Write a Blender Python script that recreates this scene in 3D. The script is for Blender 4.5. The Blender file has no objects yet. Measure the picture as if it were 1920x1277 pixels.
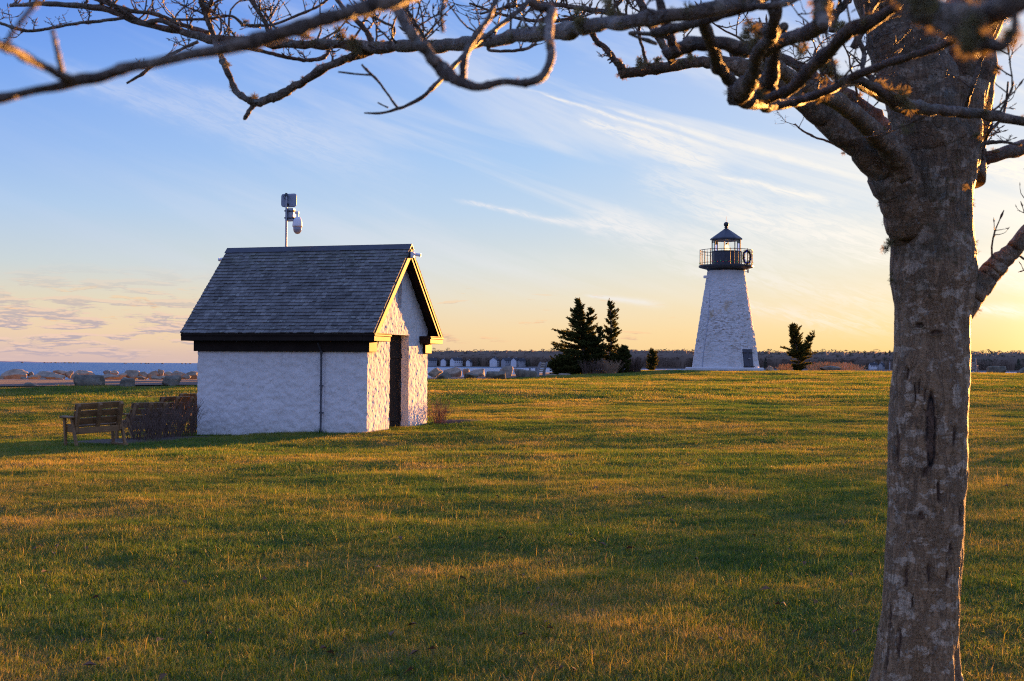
import bpy, math, random
import numpy as np
from mathutils import Vector, Matrix

R = math.radians
random.seed(11)
rng = np.random.default_rng(11)
sc = bpy.context.scene
COL = sc.collection

EYE = 1.55                      # eye height above the grass at the shed
FPX = 2560.0                    # focal length in pixels of a 1920 wide frame (48 mm)
SUN_AZ, SUN_EL = R(32.0), R(3.4)

# ------------------------------------------------------------------ camera
PITCH = math.atan((685.2 - 638.5) / FPX)
ROLL = R(0.42)
F_ = Vector((0, math.cos(PITCH), math.sin(PITCH)))
U0 = Vector((0, -math.sin(PITCH), math.cos(PITCH)))
R0 = Vector((1, 0, 0))
CR, SR = math.cos(ROLL), math.sin(ROLL)
CX = R0 * CR + U0 * SR
CU = U0 * CR - R0 * SR


def at(px, py, D):
    """The world point seen at pixel (px, py) of the photograph, D metres ahead."""
    d = F_ + CX * ((px - 960) / FPX) - CU * ((py - 638.5) / FPX)
    d = d * (D / d.y)
    return Vector((d.x, d.y, d.z + EYE))


cam_d = bpy.data.cameras.new('camera')
cam = bpy.data.objects.new('camera', cam_d)
COL.objects.link(cam)
M = Matrix((CX, CU, -F_)).transposed().to_4x4()
M.translation = Vector((0, 0, EYE))
cam.matrix_world = M
cam_d.sensor_width = 36
cam_d.lens = FPX / 1920 * 36
cam_d.clip_start = 0.05
cam_d.clip_end = 60000
cam_d.dof.use_dof = True
cam_d.dof.focus_distance = 22
cam_d.dof.aperture_fstop = 8.0
sc.camera = cam
sc.cycles.filter_width = 1.1
sc.cycles.use_denoising = False
sc.cycles.max_bounces = 7
sc.cycles.diffuse_bounces = 3
sc.cycles.sample_clamp_indirect = 6

# ------------------------------------------------------------------ noise
_perm = np.random.default_rng(5).permutation(256)
_perm = np.concatenate([_perm, _perm, _perm])
_gr = np.random.default_rng(6).normal(size=(256, 3))
_gr /= np.linalg.norm(_gr, axis=1)[:, None]


def noise3(p):
    p = np.asarray(p, float)
    i = np.floor(p).astype(int)
    f = p - i
    u = f * f * f * (f * (f * 6 - 15) + 10)
    i = i & 255
    out = 0
    for dx in (0, 1):
        for dy in (0, 1):
            for dz in (0, 1):
                h = _perm[_perm[_perm[i[..., 0] + dx] + i[..., 1] + dy] + i[..., 2] + dz] & 255
                g = _gr[h]
                dot = g[..., 0] * (f[..., 0] - dx) + g[..., 1] * (f[..., 1] - dy) + g[..., 2] * (f[..., 2] - dz)
                w = (u[..., 0] if dx else 1 - u[..., 0]) * (u[..., 1] if dy else 1 - u[..., 1]) * (u[..., 2] if dz else 1 - u[..., 2])
                out = out + dot * w
    return out


def fbm(p, octv=4, gain=.5):
    p = np.asarray(p, float)
    s, a, tot = 0, 1, 0
    for k in range(octv):
        s = s + a * noise3(p * 2 ** k + 17.3 * k)
        tot += a
        a *= gain
    return s / tot


def n3(v, s=1.0, off=0.0):
    return float(noise3(np.array([[v[0] * s + off, v[1] * s, v[2] * s]]))[0])


# ------------------------------------------------------------------ materials
def srgb(r, g, b):
    f = lambda c: (c / 255 / 12.92) if c <= 10.3 else ((c / 255 + .055) / 1.055) ** 2.4
    return (f(r), f(g), f(b), 1)


class NT:
    """Small helper for writing node trees as expressions."""
    def __init__(s, tree):
        s.t = tree
        s.n = tree.nodes
        s.l = tree.links

    def node(s, typ, ins=None, **kw):
        n = s.n.new(typ)
        for k, v in kw.items():
            setattr(n, k, v)
        for k, v in (ins or {}).items():
            s.put(n.inputs[k], v)
        return n

    def put(s, sock, v):
        if isinstance(v, bpy.types.NodeSocket):
            s.l.new(v, sock)
        else:
            if hasattr(sock, 'default_value'):
                if sock.type == 'RGBA' and isinstance(v, (int, float)):
                    v = (v, v, v, 1)
                elif sock.type == 'RGBA' and len(v) == 3:
                    v = (*v, 1)
                elif sock.type == 'VECTOR' and isinstance(v, (int, float)):
                    v = (v, v, v)
                sock.default_value = v

    def m(s, op, a, b=0.0, c=0.0, clamp=False):
        n = s.n.new('ShaderNodeMath')
        n.operation = op
        n.use_clamp = clamp
        s.put(n.inputs[0], a)
        s.put(n.inputs[1], b)
        s.put(n.inputs[2], c)
        return n.outputs[0]

    def vm(s, op, a, b=(0, 0, 0)):
        n = s.n.new('ShaderNodeVectorMath')
        n.operation = op
        s.put(n.inputs[0], a)
        if op == 'SCALE':
            s.put(n.inputs['Scale'], b)
        else:
            s.put(n.inputs[1], b)
        return n.outputs['Value'] if op in ('DOT_PRODUCT', 'LENGTH', 'DISTANCE') else n.outputs['Vector']

    def map(s, v, a, b, c=0.0, d=1.0, smooth=True):
        n = s.n.new('ShaderNodeMapRange')
        n.interpolation_type = 'SMOOTHSTEP' if smooth else 'LINEAR'
        for i, x in enumerate((v, a, b, c, d)):
            s.put(n.inputs[i], x)
        return n.outputs[0]

    def mix(s, f, a, b, mode='MIX'):
        n = s.n.new('ShaderNodeMix')
        n.data_type = 'RGBA'
        n.blend_type = mode
        s.put(n.inputs[0], f)
        s.put(n.inputs[6], a)
        s.put(n.inputs[7], b)
        return n.outputs[2]

    def ramp(s, f, stops, interp='LINEAR'):
        n = s.n.new('ShaderNodeValToRGB')
        n.color_ramp.interpolation = interp
        e = n.color_ramp.elements
        while len(e) < len(stops):
            e.new(0.5)
        for k, (p, c) in enumerate(stops):
            e[k].position = p
            e[k].color = c if len(c) == 4 else (*c, 1)
        s.put(n.inputs[0], f)
        return n.outputs[0]

    def noise(s, vec, scale=5, detail=3, rough=.55, dist=0.0):
        n = s.node('ShaderNodeTexNoise', {'Vector': vec, 'Scale': scale, 'Detail': detail, 'Roughness': rough, 'Distortion': dist})
        return n.outputs['Fac']

    def comb(s, x, y, z):
        return s.node('ShaderNodeCombineXYZ', {0: x, 1: y, 2: z}).outputs[0]


def mat(name):
    m = bpy.data.materials.new(name)
    m.use_nodes = True
    m.node_tree.nodes.clear()
    return m, NT(m.node_tree)


def finish(nt, col, rough=.8, bump=None, bstr=.3, bdist=.02, metal=0.0, spec=.5, **kw):
    p = nt.node('ShaderNodeBsdfPrincipled', {'Base Color': col, 'Roughness': rough, 'Metallic': metal, 'Specular IOR Level': spec})
    for k, v in kw.items():
        nt.put(p.inputs[k.replace('_', ' ')], v)
    if bump is not None:
        b = nt.node('ShaderNodeBump', {'Strength': bstr, 'Distance': bdist, 'Height': bump})
        nt.l.new(b.outputs[0], p.inputs['Normal'])
    o = nt.node('ShaderNodeOutputMaterial')
    nt.l.new(p.outputs[0], o.inputs[0])
    return p


def objco(nt):
    return nt.node('ShaderNodeTexCoord').outputs['Object']


def simple(name, col, rough=.7, nscale=8, var=.25, bump=.0, metal=0.0, spec=.5, bdist=.01):
    m, nt = mat(name)
    co = objco(nt)
    n = nt.noise(co, nscale, 4)
    f = nt.map(n, .3, .7, 1 - var, 1 + var, False)
    c = nt.mix(1.0, (*col, 1), f, 'MULTIPLY')
    finish(nt, c, rough, n if bump else None, bump, bdist, metal, spec)
    return m


MAT = {}
# whitewashed rough masonry
m, nt = mat('whitewash')
co = objco(nt)
n1 = nt.noise(co, 2.2, 4)
n2 = nt.noise(co, 30, 4, .65)
n4 = nt.noise(nt.vm('MULTIPLY', co, (1, 1, .5)), 9, 4, .6)
c = nt.ramp(n1, [(.3, (.6, .585, .56)), (.7, (.69, .675, .65))])
c = nt.mix(nt.map(n4, .62, .74), c, (.52, .5, .48, 1))
zz = nt.node('ShaderNodeSeparateXYZ', {0: co}).outputs[2]
low = nt.m('MULTIPLY', nt.map(zz, .35, 0.0), nt.map(n2, .4, .6))
c = nt.mix(nt.m('MULTIPLY', low, .5), c, (.4, .4, .33, 1))
sp = nt.map(nt.noise(nt.vm('MULTIPLY', co, (1, 1, .7)), 24, 4, .7), .64, .7)
c = nt.mix(nt.m('MULTIPLY', sp, .55), c, (.3, .27, .24, 1))
strk = nt.m('MULTIPLY', nt.map(nt.noise(nt.vm('MULTIPLY', co, (7, 7, .5)), 1.4, 4, .6), .52, .66), nt.map(zz, .9, 1.9))
c = nt.mix(nt.m('MULTIPLY', strk, .3), c, (.42, .4, .37, 1))
crk = nt.map(nt.m('ABSOLUTE', nt.m('SUBTRACT', nt.noise(co, 1.1, 5, .6, .4), .5)), .006, .001)
c = nt.mix(nt.m('MULTIPLY', crk, .35), c, (.25, .24, .23, 1))
hgt = nt.m('ADD', nt.m('MULTIPLY', n4, .8), nt.m('MULTIPLY', n2, .35))
finish(nt, c, .9, hgt, .38, .03)
MAT['whitewash'] = m

# lighthouse rubble, whitewash with worn stone showing
m, nt = mat('worn_whitewash')
co = objco(nt)
n1 = nt.noise(co, .5, 4, .6)
n2 = nt.noise(nt.vm('MULTIPLY', co, (1, 1, 1.8)), 3.2, 5, .7)
n3_ = nt.noise(co, 9, 3, .6)
c = nt.ramp(n1, [(.3, (.52, .51, .5)), (.7, (.63, .62, .6))])
zz = nt.node('ShaderNodeSeparateXYZ', {0: co}).outputs[2]
mid = nt.m('MULTIPLY', nt.map(zz, .3, 2.4), nt.map(zz, 7.6, 4.2))
wear = nt.map(nt.m('ADD', n2, nt.m('MULTIPLY', mid, nt.m('MULTIPLY', n1, .22))), .62, .72)
c = nt.mix(nt.m('MULTIPLY', wear, .75), c, (.23, .19, .15, 1))
rust = nt.m('MULTIPLY', nt.map(nt.noise(nt.vm('MULTIPLY', co, (1, 1, .6)), 1.3, 4, .6), .56, .72), mid)
c = nt.mix(nt.m('MULTIPLY', rust, .85), c, (.4, .28, .14, 1))
pits = nt.map(nt.noise(nt.vm('MULTIPLY', co, (1, 1, 1.6)), 7.5, 4, .75), .6, .68)
c = nt.mix(nt.m('MULTIPLY', pits, .5), c, (.22, .19, .16, 1))
big_ = nt.map(nt.noise(co, .9, 4, .6), .46, .66)
c = nt.mix(nt.m('MULTIPLY', big_, .4), c, (.4, .38, .34, 1))
finish(nt, c, .9, nt.m('ADD', n2, nt.m('MULTIPLY', n3_, .4)), .35, .04)
MAT['worn_whitewash'] = m

MAT['dark_trim'] = simple('dark_trim', (.022, .016, .013), .55, 3, .25, .12, spec=.05)
MAT['cream_trim'] = simple('cream_trim', (.72, .66, .52), .5, 4, .12, .1)
MAT['door_paint'] = simple('door_paint', (.03, .02, .014), .7, 6, .3, .0, spec=.1)
MAT['ridge_metal'] = simple('ridge_metal', (.03, .032, .045), .5, 5, .3, .1)
MAT['black_iron'] = simple('black_iron', (.018, .018, .022), .5, 5, .3, .1)
MAT['iron_blue'] = simple('iron_blue', (.035, .038, .055), .5, 4, .3, .1)
MAT['galvanised'] = simple('galvanised', (.3, .32, .36), .45, 12, .2, .05, metal=.6)
MAT['grey_pipe'] = simple('grey_pipe', (.06, .065, .08), .6, 10, .2, .05)
MAT['camera_white'] = simple('camera_white', (.72, .7, .72), .4, 6, .06)
MAT['smoke_dome'] = simple('smoke_dome', (.3, .29, .32), .15, 6, .06)
MAT['antenna_grey'] = simple('antenna_grey', (.26, .29, .36), .5, 6, .08)
MAT['rubber'] = simple('rubber', (.02, .02, .022), .6, 6, .2)
MAT['concrete'] = simple('concrete', (.36, .33, .29), .9, 9, .25, .3)
MAT['brass'] = simple('brass', (.55, .4, .15), .3, 6, .1, metal=1.0)
MAT['lens_glass'] = simple('lens_glass', (.8, .72, .55), .2, 6, .1)

# roof shingles: colour from a per shingle value
m, nt = mat('shingles')
co = objco(nt)
at_ = nt.node('ShaderNodeAttribute', attribute_name='tint').outputs['Fac']
g1 = nt.noise(nt.vm('MULTIPLY', co, (22, 2.0, 2.0)), 3, 4, .7)
c = nt.ramp(at_, [(0, (.085, .082, .078)), (.5, (.13, .126, .12)), (1, (.2, .193, .18))])
c = nt.mix(1.0, c, nt.map(g1, .25, .75, .55, 1.4, False), 'MULTIPLY')
blot = nt.noise(co, 1.6, 4, .6)
c = nt.mix(1.0, c, nt.map(blot, .3, .7, .7, 1.3, False), 'MULTIPLY')
yy = nt.node('ShaderNodeSeparateXYZ', {0: co})
lich = nt.m('MULTIPLY', nt.map(nt.noise(co, 11, 4, .7), .58, .66), nt.map(nt.noise(co, .9, 2), .4, .58))
c = nt.mix(nt.m('MULTIPLY', lich, .75), c, (.27, .29, .25, 1))
moss = nt.m('MULTIPLY', nt.map(yy.outputs[2], 3.4, 4.15), nt.map(nt.noise(co, 6, 4, .7), .45, .6))
c = nt.mix(nt.m('MULTIPLY', moss, .4), c, (.09, .1, .06, 1))
finish(nt, c, .82, g1, .25, .01, spec=.35)
MAT['shingles'] = m

# weathered timber
def timber(name, a, b):
    m, nt = mat(name)
    co = objco(nt)
    g = nt.noise(nt.vm('MULTIPLY', co, (3, 14, 14)), 3, 4, .7)
    c = nt.ramp(g, [(.3, (*a, 1)), (.7, (*b, 1))])
    c = nt.mix(1.0, c, nt.map(nt.noise(co, 2.5, 3), .3, .7, .7, 1.3, False), 'MULTIPLY')
    finish(nt, c, .75, g, .2, .01)
    return m


MAT['timber'] = timber('timber', (.13, .066, .022), (.27, .15, .055))
MAT['grey_plank'] = timber('grey_plank', (.3, .28, .25), (.46, .43, .38))
MAT['recycled_grey'] = simple('recycled_grey', (.2, .21, .23), .6, 7, .2, .1)

# bark
def bark_mat(name, base, pale, moss_amt):
    m, nt = mat(name)
    co = objco(nt)
    band = nt.noise(nt.vm('MULTIPLY', co, (6, 6, 40)), 1.0, 5, .65)
    pl = nt.noise(nt.vm('MULTIPLY', co, (1, 1, 1.7)), 11, 6, .62)
    fine = nt.noise(co, 60, 4, .7)
    c = nt.ramp(fine, [(.3, (base[0] * .6, base[1] * .6, base[2] * .6)), (.7, base)])
    c = nt.mix(nt.m('MULTIPLY', nt.map(band, .54, .66), .22), c, pale)
    c = nt.mix(nt.m('MULTIPLY', nt.map(pl, .545, .575), .72), c, pale)
    crk0 = nt.noise(nt.vm('MULTIPLY', co, (13, 13, 3.2)), 1.9, 5, .65, .5)
    crk = nt.map(nt.m('ABSOLUTE', nt.m('SUBTRACT', crk0, .5)), 0, .07)
    where = nt.map(nt.noise(co, 5, 3), .47, .66)
    dark = nt.m('MULTIPLY', nt.map(crk, .45, .05), where)
    c = nt.mix(nt.m('MULTIPLY', dark, .45), c, (.035, .025, .018, 1))
    z = nt.node('ShaderNodeSeparateXYZ', {0: co}).outputs[2]
    ms = nt.m('MULTIPLY', nt.map(nt.noise(co, 9, 5, .7), .47, .6), nt.map(z, 1.5, 2.4, .15, 1.0))
    c = nt.mix(nt.m('MULTIPLY', ms, moss_amt), c, (.1, .09, .045, 1))
    lich = nt.map(nt.noise(co, 28, 3, .6), .63, .68)
    c = nt.mix(nt.m('MULTIPLY', lich, .55), c, (.27, .28, .24, 1))
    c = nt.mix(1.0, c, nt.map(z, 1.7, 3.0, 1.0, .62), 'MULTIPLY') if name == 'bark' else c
    sc_ = nt.node('ShaderNodeAttribute', attribute_name='scar').outputs['Fac']
    c = nt.mix(nt.map(sc_, .15, .5), c, (.13, .07, .035, 1))
    c = nt.mix(nt.map(sc_, .55, .9), c, (.014, .009, .006, 1))
    h = nt.m('ADD', nt.m('MULTIPLY', band, .15), nt.m('ADD', nt.m('MULTIPLY', crk, .3), nt.m('MULTIPLY', fine, .5)))
    finish(nt, c, .62, h, 1.0, .03, spec=.55)
    return m


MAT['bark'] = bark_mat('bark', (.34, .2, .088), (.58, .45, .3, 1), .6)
MAT['branch_bark'] = bark_mat('branch_bark', (.155, .1, .053), (.26, .195, .13, 1), .55)

m, nt = mat('lichen')
co = objco(nt)
c = nt.ramp(nt.noise(co, 40, 3), [(.3, (.12, .11, .06)), (.7, (.28, .26, .15))])
d = nt.node('ShaderNodeBsdfDiffuse', {0: c})
tr = nt.node('ShaderNodeBsdfTranslucent', {0: nt.mix(1.0, c, (1.4, 1.1, .6, 1), 'MULTIPLY')})
mx = nt.node('ShaderNodeMixShader', {0: .42, 1: d.outputs[0], 2: tr.outputs[0]})
nt.node('ShaderNodeOutputMaterial', {0: mx.outputs[0]})
MAT['lichen'] = m

# twigs and shrubs
MAT['hedge_twig'] = simple('hedge_twig', (.1, .06, .04), .85, 5, .35)
MAT['red_twig'] = simple('red_twig', (.2, .1, .06), .8, 5, .3)
MAT['pale_brush'] = simple('pale_brush', (.3, .19, .11), .85, 3, .3)
MAT['dead_leaf'] = simple('dead_leaf', (.13, .06, .03), .8, 20, .3)
MAT['reed'] = simple('reed', (.42, .25, .11), .85, 3, .3)

# evergreen
m, nt = mat('evergreen')
co = objco(nt)
c = nt.ramp(nt.noise(co, 1.3, 4, .7), [(.3, (.032, .042, .014)), (.55, (.06, .068, .022)), (.75, (.12, .095, .034))])
d = nt.node('ShaderNodeBsdfDiffuse', {0: c})
tr = nt.node('ShaderNodeBsdfTranslucent', {0: nt.mix(1.0, c, (1.3, 1.1, .6, 1), 'MULTIPLY')})
mx = nt.node('ShaderNodeMixShader', {0: .45, 1: d.outputs[0], 2: tr.outputs[0]})
o = nt.node('ShaderNodeOutputMaterial', {0: mx.outputs[0]})
MAT['evergreen'] = m
MAT['dark_trunk'] = simple('dark_trunk', (.06, .045, .035), .9, 5, .3)

# rocks (tint by object)
m, nt = mat('granite')
co = objco(nt)
rnd = nt.node('ShaderNodeObjectInfo').outputs['Random']
base = nt.ramp(rnd, [(0, (.19, .16, .115)), (.35, (.34, .245, .15)), (.65, (.24, .2, .15)), (1, (.38, .27, .175))])
n1 = nt.noise(co, 2.3, 5, .65)
n2 = nt.noise(co, 16, 4, .7)
c = nt.mix(1.0, base, nt.map(n1, .3, .7, .55, 1.35, False), 'MULTIPLY')
c = nt.mix(1.0, c, nt.map(n2, .3, .7, .75, 1.2, False), 'MULTIPLY')
finish(nt, c, .9, nt.m('ADD', n1, nt.m('MULTIPLY', n2, .4)), .5, .08)
MAT['granite'] = m
m, nt = mat('grey_granite')
co = objco(nt)
n1 = nt.noise(co, 2.8, 5, .65)
n2 = nt.noise(co, 16, 4, .7)
c = nt.ramp(n1, [(.3, (.055, .052, .038)), (.7, (.22, .195, .14))])
c = nt.mix(1.0, c, nt.map(n2, .3, .7, .75, 1.2, False), 'MULTIPLY')
finish(nt, c, .9, nt.m('ADD', n1, nt.m('MULTIPLY', n2, .4)), .5, .08)
MAT['grey_granite'] = m

# asphalt with a reddish cast, gravel verge
def speckle(name, a, b, sc_=18):
    m, nt = mat(name)
    co = nt.node('ShaderNodeNewGeometry').outputs['Position']
    n = nt.noise(co, sc_, 4, .7)
    n2 = nt.noise(co, .25, 3)
    c = nt.ramp(n, [(.3, (*a, 1)), (.7, (*b, 1))])
    c = nt.mix(1.0, c, nt.map(n2, .3, .7, .8, 1.2, False), 'MULTIPLY')
    finish(nt, c, .95, n, .4, .02)
    return m


MAT['asphalt'] = speckle('asphalt', (.07, .04, .03), (.12, .07, .052))
MAT['gravel'] = speckle('gravel', (.12, .1, .09), (.21, .18, .16))
MAT['mulch'] = speckle('mulch', (.03, .018, .01), (.075, .043, .024), 30)
MAT['sand'] = speckle('sand', (.2, .16, .11), (.3, .24, .17), 1)


# lawn colour shared by soil and blades: driven by world position
def lawn_colour(nt, pos):
    pa = nt.noise(nt.vm('MULTIPLY', pos, (1, .8, 0)), .22, 4, .6)
    pb = nt.noise(nt.vm('MULTIPLY', pos, (1, 1, 0)), .9, 4, .65)
    pc = nt.noise(nt.vm('MULTIPLY', pos, (1, 1, 0)), 3.3, 3, .6)
    f = nt.m('ADD', nt.m('MULTIPLY', pa, .72), nt.m('ADD', nt.m('MULTIPLY', pb, .38), nt.m('MULTIPLY', pc, .22)))
    f = nt.m('SUBTRACT', f, .148)
    return f


m, nt = mat('lawn_soil')
pos = nt.node('ShaderNodeNewGeometry').outputs['Position']
f = lawn_colour(nt, pos)
c = nt.ramp(f, [(.38, (.03, .036, .008)), (.5, (.05, .05, .013)), (.62, (.1, .075, .028))])
c = nt.mix(1.0, c, nt.map(nt.noise(pos, 25, 3), .3, .7, .6, 1.3, False), 'MULTIPLY')
finish(nt, c, 1.0, nt.noise(pos, 14, 4, .7), .6, .04, spec=.1)
MAT['lawn_soil'] = m

m, nt = mat('grass_blade')
pos = nt.node('ShaderNodeNewGeometry').outputs['Position']
f = lawn_colour(nt, pos)
tint = nt.node('ShaderNodeAttribute', attribute_name='tint').outputs['Fac']
f2 = nt.m('ADD', f, nt.m('MULTIPLY', nt.m('SUBTRACT', tint, .5), .26))
c = nt.ramp(f2, [(.38, (.04, .11, .007)), (.49, (.105, .175, .012)), (.57, (.21, .21, .022)), (.66, (.37, .27, .065)), (.78, (.44, .34, .12))])
d = nt.node('ShaderNodeBsdfDiffuse', {0: c})
tr = nt.node('ShaderNodeBsdfTranslucent', {0: nt.mix(1.0, c, (1.25, 1.15, .6, 1), 'MULTIPLY')})
mx = nt.node('ShaderNodeMixShader', {0: .48, 1: d.outputs[0], 2: tr.outputs[0]})
gl = nt.node('ShaderNodeBsdfGlossy', {0: (1, 1, 1, 1), 'Roughness': .45})
mx2 = nt.node('ShaderNodeMixShader', {0: .03, 1: mx.outputs[0], 2: gl.outputs[0]})
nt.node('ShaderNodeOutputMaterial', {0: mx2.outputs[0]})
MAT['grass_blade'] = m

# sea
m, nt = mat('sea')
pos = nt.node('ShaderNodeNewGeometry').outputs['Position']
w1 = nt.noise(nt.vm('MULTIPLY', pos, (.5, .9, 1)), .55, 5, .7, .4)
w2 = nt.noise(nt.vm('MULTIPLY', pos, (.06, .12, 1)), .5, 4, .65)
h = nt.m('ADD', w1, nt.m('MULTIPLY', w2, 2.0))
p = finish(nt, (.012, .125, .26, 1), .42, h, 1.0, .5, spec=.4, IOR=1.33)
MAT['sea'] = m

# far shore
m, nt = mat('bare_wood')
pos = nt.node('ShaderNodeNewGeometry').outputs['Position']
tint = nt.node('ShaderNodeAttribute', attribute_name='tint').outputs['Fac']
c = nt.ramp(tint, [(0, (.07, .08, .05)), (.18, (.08, .08, .06)), (.3, (.12, .085, .06)), (1, (.2, .14, .1))])
finish(nt, c, 1.0, spec=.1)
MAT['bare_wood'] = m
MAT['far_land'] = simple('far_land', (.1, .075, .06), 1.0, .02, .2)
MAT['far_island'] = simple('far_island', (.2, .19, .25), 1.0, .001, .1)
MAT['clapboard'] = simple('clapboard', (.6, .6, .6), .8, .6, .1)
MAT['grey_shingle_wall'] = simple('grey_shingle_wall', (.3, .3, .3), .85, .6, .15)
MAT['house_roof'] = simple('house_roof', (.035, .035, .04), .9, .6, .2)
MAT['window_dark'] = simple('window_dark', (.04, .045, .06), .15, 1, .1)

m, nt = mat('pane_glass')
g = nt.node('ShaderNodeBsdfGlossy', {0: (1, 1, 1, 1), 'Roughness': .02})
t = nt.node('ShaderNodeBsdfTransparent', {0: (.93, .95, .95, 1)})
fr = nt.node('ShaderNodeFresnel', {0: 1.3})
mx = nt.node('ShaderNodeMixShader', {0: fr.outputs[0], 1: t.outputs[0], 2: g.outputs[0]})
nt.node('ShaderNodeOutputMaterial', {0: mx.outputs[0]})
MAT['pane_glass'] = m


def lamp_mat(name, col, s):
    m, nt = mat(name)
    e = nt.node('ShaderNodeEmission', {0: (*col, 1), 1: s})
    nt.node('ShaderNodeOutputMaterial', {0: e.outputs[0]})
    m.cycles.emission_sampling = 'NONE'
    return m


MAT['blue_bulb'] = lamp_mat('blue_bulb', (.02, .03, 1.0), .2)
MAT['green_bulb'] = lamp_mat('green_bulb', (.04, .6, .12), .25)
MAT['red_bulb'] = lamp_mat('red_bulb', (.9, .05, .05), .25)
MAT['beacon'] = lamp_mat('beacon', (1.0, .75, .4), .5)

# ------------------------------------------------------------------ building helpers
class MB:
    def __init__(s):
        s.v, s.f, s.a = [], [], None

    def add(s, vs, fs):
        o = len(s.v)
        s.v += [tuple(v) for v in vs]
        s.f += [tuple(i + o for i in f) for f in fs]
        return s

    def box(s, lo, hi, mtx=None, bevel=0.0):
        (a, b, c), (d, e, f) = lo, hi
        if bevel:
            k = min(bevel, (d - a) / 2.1, (e - b) / 2.1, (f - c) / 2.1)
            vs, fs = [], []
            # chamfered box: 24 vertices, three per corner
            for X in (0, 1):
                for Y in (0, 1):
                    for Z in (0, 1):
                        x, y, z = (a, d)[X], (b, e)[Y], (c, f)[Z]
                        sx, sy, sz = (k, -k)[X], (k, -k)[Y], (k, -k)[Z]
                        vs += [(x, y + sy, z + sz), (x + sx, y, z + sz), (x + sx, y + sy, z)]
            i = lambda X, Y, Z, w: (X * 4 + Y * 2 + Z) * 3 + w
            for X in (0, 1):
                q = [i(X, 0, 0, 0), i(X, 1, 0, 0), i(X, 1, 1, 0), i(X, 0, 1, 0)]
                fs.append(q if X else q[::-1])
                q = [i(0, X, 0, 1), i(0, X, 1, 1), i(1, X, 1, 1), i(1, X, 0, 1)]
                fs.append(q if X else q[::-1])
                q = [i(0, 0, X, 2), i(1, 0, X, 2), i(1, 1, X, 2), i(0, 1, X, 2)]
                fs.append(q if X else q[::-1])
            for X in (0, 1):
                for Y in (0, 1):
                    fs.append([i(X, Y, 0, 0), i(X, Y, 0, 1), i(X, Y, 1, 1), i(X, Y, 1, 0)])
                    fs.append([i(X, 0, Y, 0), i(X, 0, Y, 2), i(X, 1, Y, 2), i(X, 1, Y, 0)])
                    fs.append([i(0, X, Y, 1), i(0, X, Y, 2), i(1, X, Y, 2), i(1, X, Y, 1)])
            for X in (0, 1):
                for Y in (0, 1):
                    for Z in (0, 1):
                        fs.append([i(X, Y, Z, 0), i(X, Y, Z, 1), i(X, Y, Z, 2)])
        else:
            vs = [(a, b, c), (d, b, c), (d, e, c), (a, e, c), (a, b, f), (d, b, f), (d, e, f), (a, e, f)]
            fs = [(0, 3, 2, 1), (4, 5, 6, 7), (0, 1, 5, 4), (1, 2, 6, 5), (2, 3, 7, 6), (3, 0, 4, 7)]
        if mtx is not None:
            vs = [mtx @ Vector(v) for v in vs]
        return s.add(vs, fs)

    def bar(s, p, q, w, h, up=(0, 0, 1), bevel=0.0):
        """A rectangular bar from p to q, w wide and h deep along 'up'."""
        p, q = Vector(p), Vector(q)
        z = (q - p).normalized()
        x = Vector(up).cross(z)
        if x.length < 1e-4:
            x = Vector((1, 0, 0)).cross(z)
        x.normalize()
        y = z.cross(x)
        mtx = Matrix((x, y, z)).transposed().to_4x4()
        mtx.translation = p
        return s.box((-w / 2, -h / 2, 0), (w / 2, h / 2, (q - p).length), mtx, bevel)

    def tube(s, pts, rad, n=8, cap=True, wob=0.0, wsc=8.0):
        pts = [Vector(p) for p in pts]
        if not hasattr(rad, '__len__'):
            rad = [rad] * len(pts)
        vs, fs = [], []
        ref = None
        for k, p in enumerate(pts):
            t = (pts[min(k + 1, len(pts) - 1)] - pts[max(k - 1, 0)])
            if t.length < 1e-9:
                t = Vector((0, 0, 1))
            t.normalize()
            if ref is None:
                ref = Vector((0, 0, 1)) if abs(t.z) < .9 else Vector((1, 0, 0))
                ref = (ref - t * ref.dot(t)).normalized()
            else:
                ref = ref - t * ref.dot(t)
                if ref.length < 1e-6:
                    ref = t.orthogonal()
                ref.normalize()
            b = t.cross(ref)
            for j in range(n):
                a = 2 * math.pi * j / n
                d = ref * math.cos(a) + b * math.sin(a)
                r = rad[k]
                if wob:
                    r *= 1 + wob * n3(p + d * r, wsc)
                vs.append(p + d * r)
        m_ = len(pts)
        for k in range(m_ - 1):
            for j in range(n):
                fs.append((k * n + j, k * n + (j + 1) % n, (k + 1) * n + (j + 1) % n, (k + 1) * n + j))
        if cap:
            fs.append(tuple(range(n))[::-1])
            fs.append(tuple((m_ - 1) * n + j for j in range(n)))
        return s.add(vs, fs)

    def lathe(s, prof, n=24, c=(0, 0, 0), ph=0.0):
        vs, fs = [], []
        for r, z in prof:
            for j in range(n):
                a = 2 * math.pi * j / n + ph
                vs.append((c[0] + r * math.cos(a), c[1] + r * math.sin(a), c[2] + z))
        for k in range(len(prof) - 1):
            for j in range(n):
                fs.append((k * n + j, k * n + (j + 1) % n, (k + 1) * n + (j + 1) % n, (k + 1) * n + j))
        fs.append(tuple(range(n))[::-1])
        fs.append(tuple((len(prof) - 1) * n + j for j in range(n)))
        return s.add(vs, fs)

    def build(s, name, m, parent=None, smooth=False):
        me = bpy.data.meshes.new(name)
        me.from_pydata(s.v, [], s.f)
        if s.a is not None:
            t = me.attributes.new('tint', 'FLOAT', 'POINT')
            t.data.foreach_set('value', np.asarray(s.a, np.float32))
        me.materials.append(MAT[m] if isinstance(m, str) else m)
        if smooth:
            me.polygons.foreach_set('use_smooth', [True] * len(me.polygons))
        me.update()
        o = bpy.data.objects.new(name, me)
        COL.objects.link(o)
        if parent is not None:
            o.parent = parent
        return o


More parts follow.
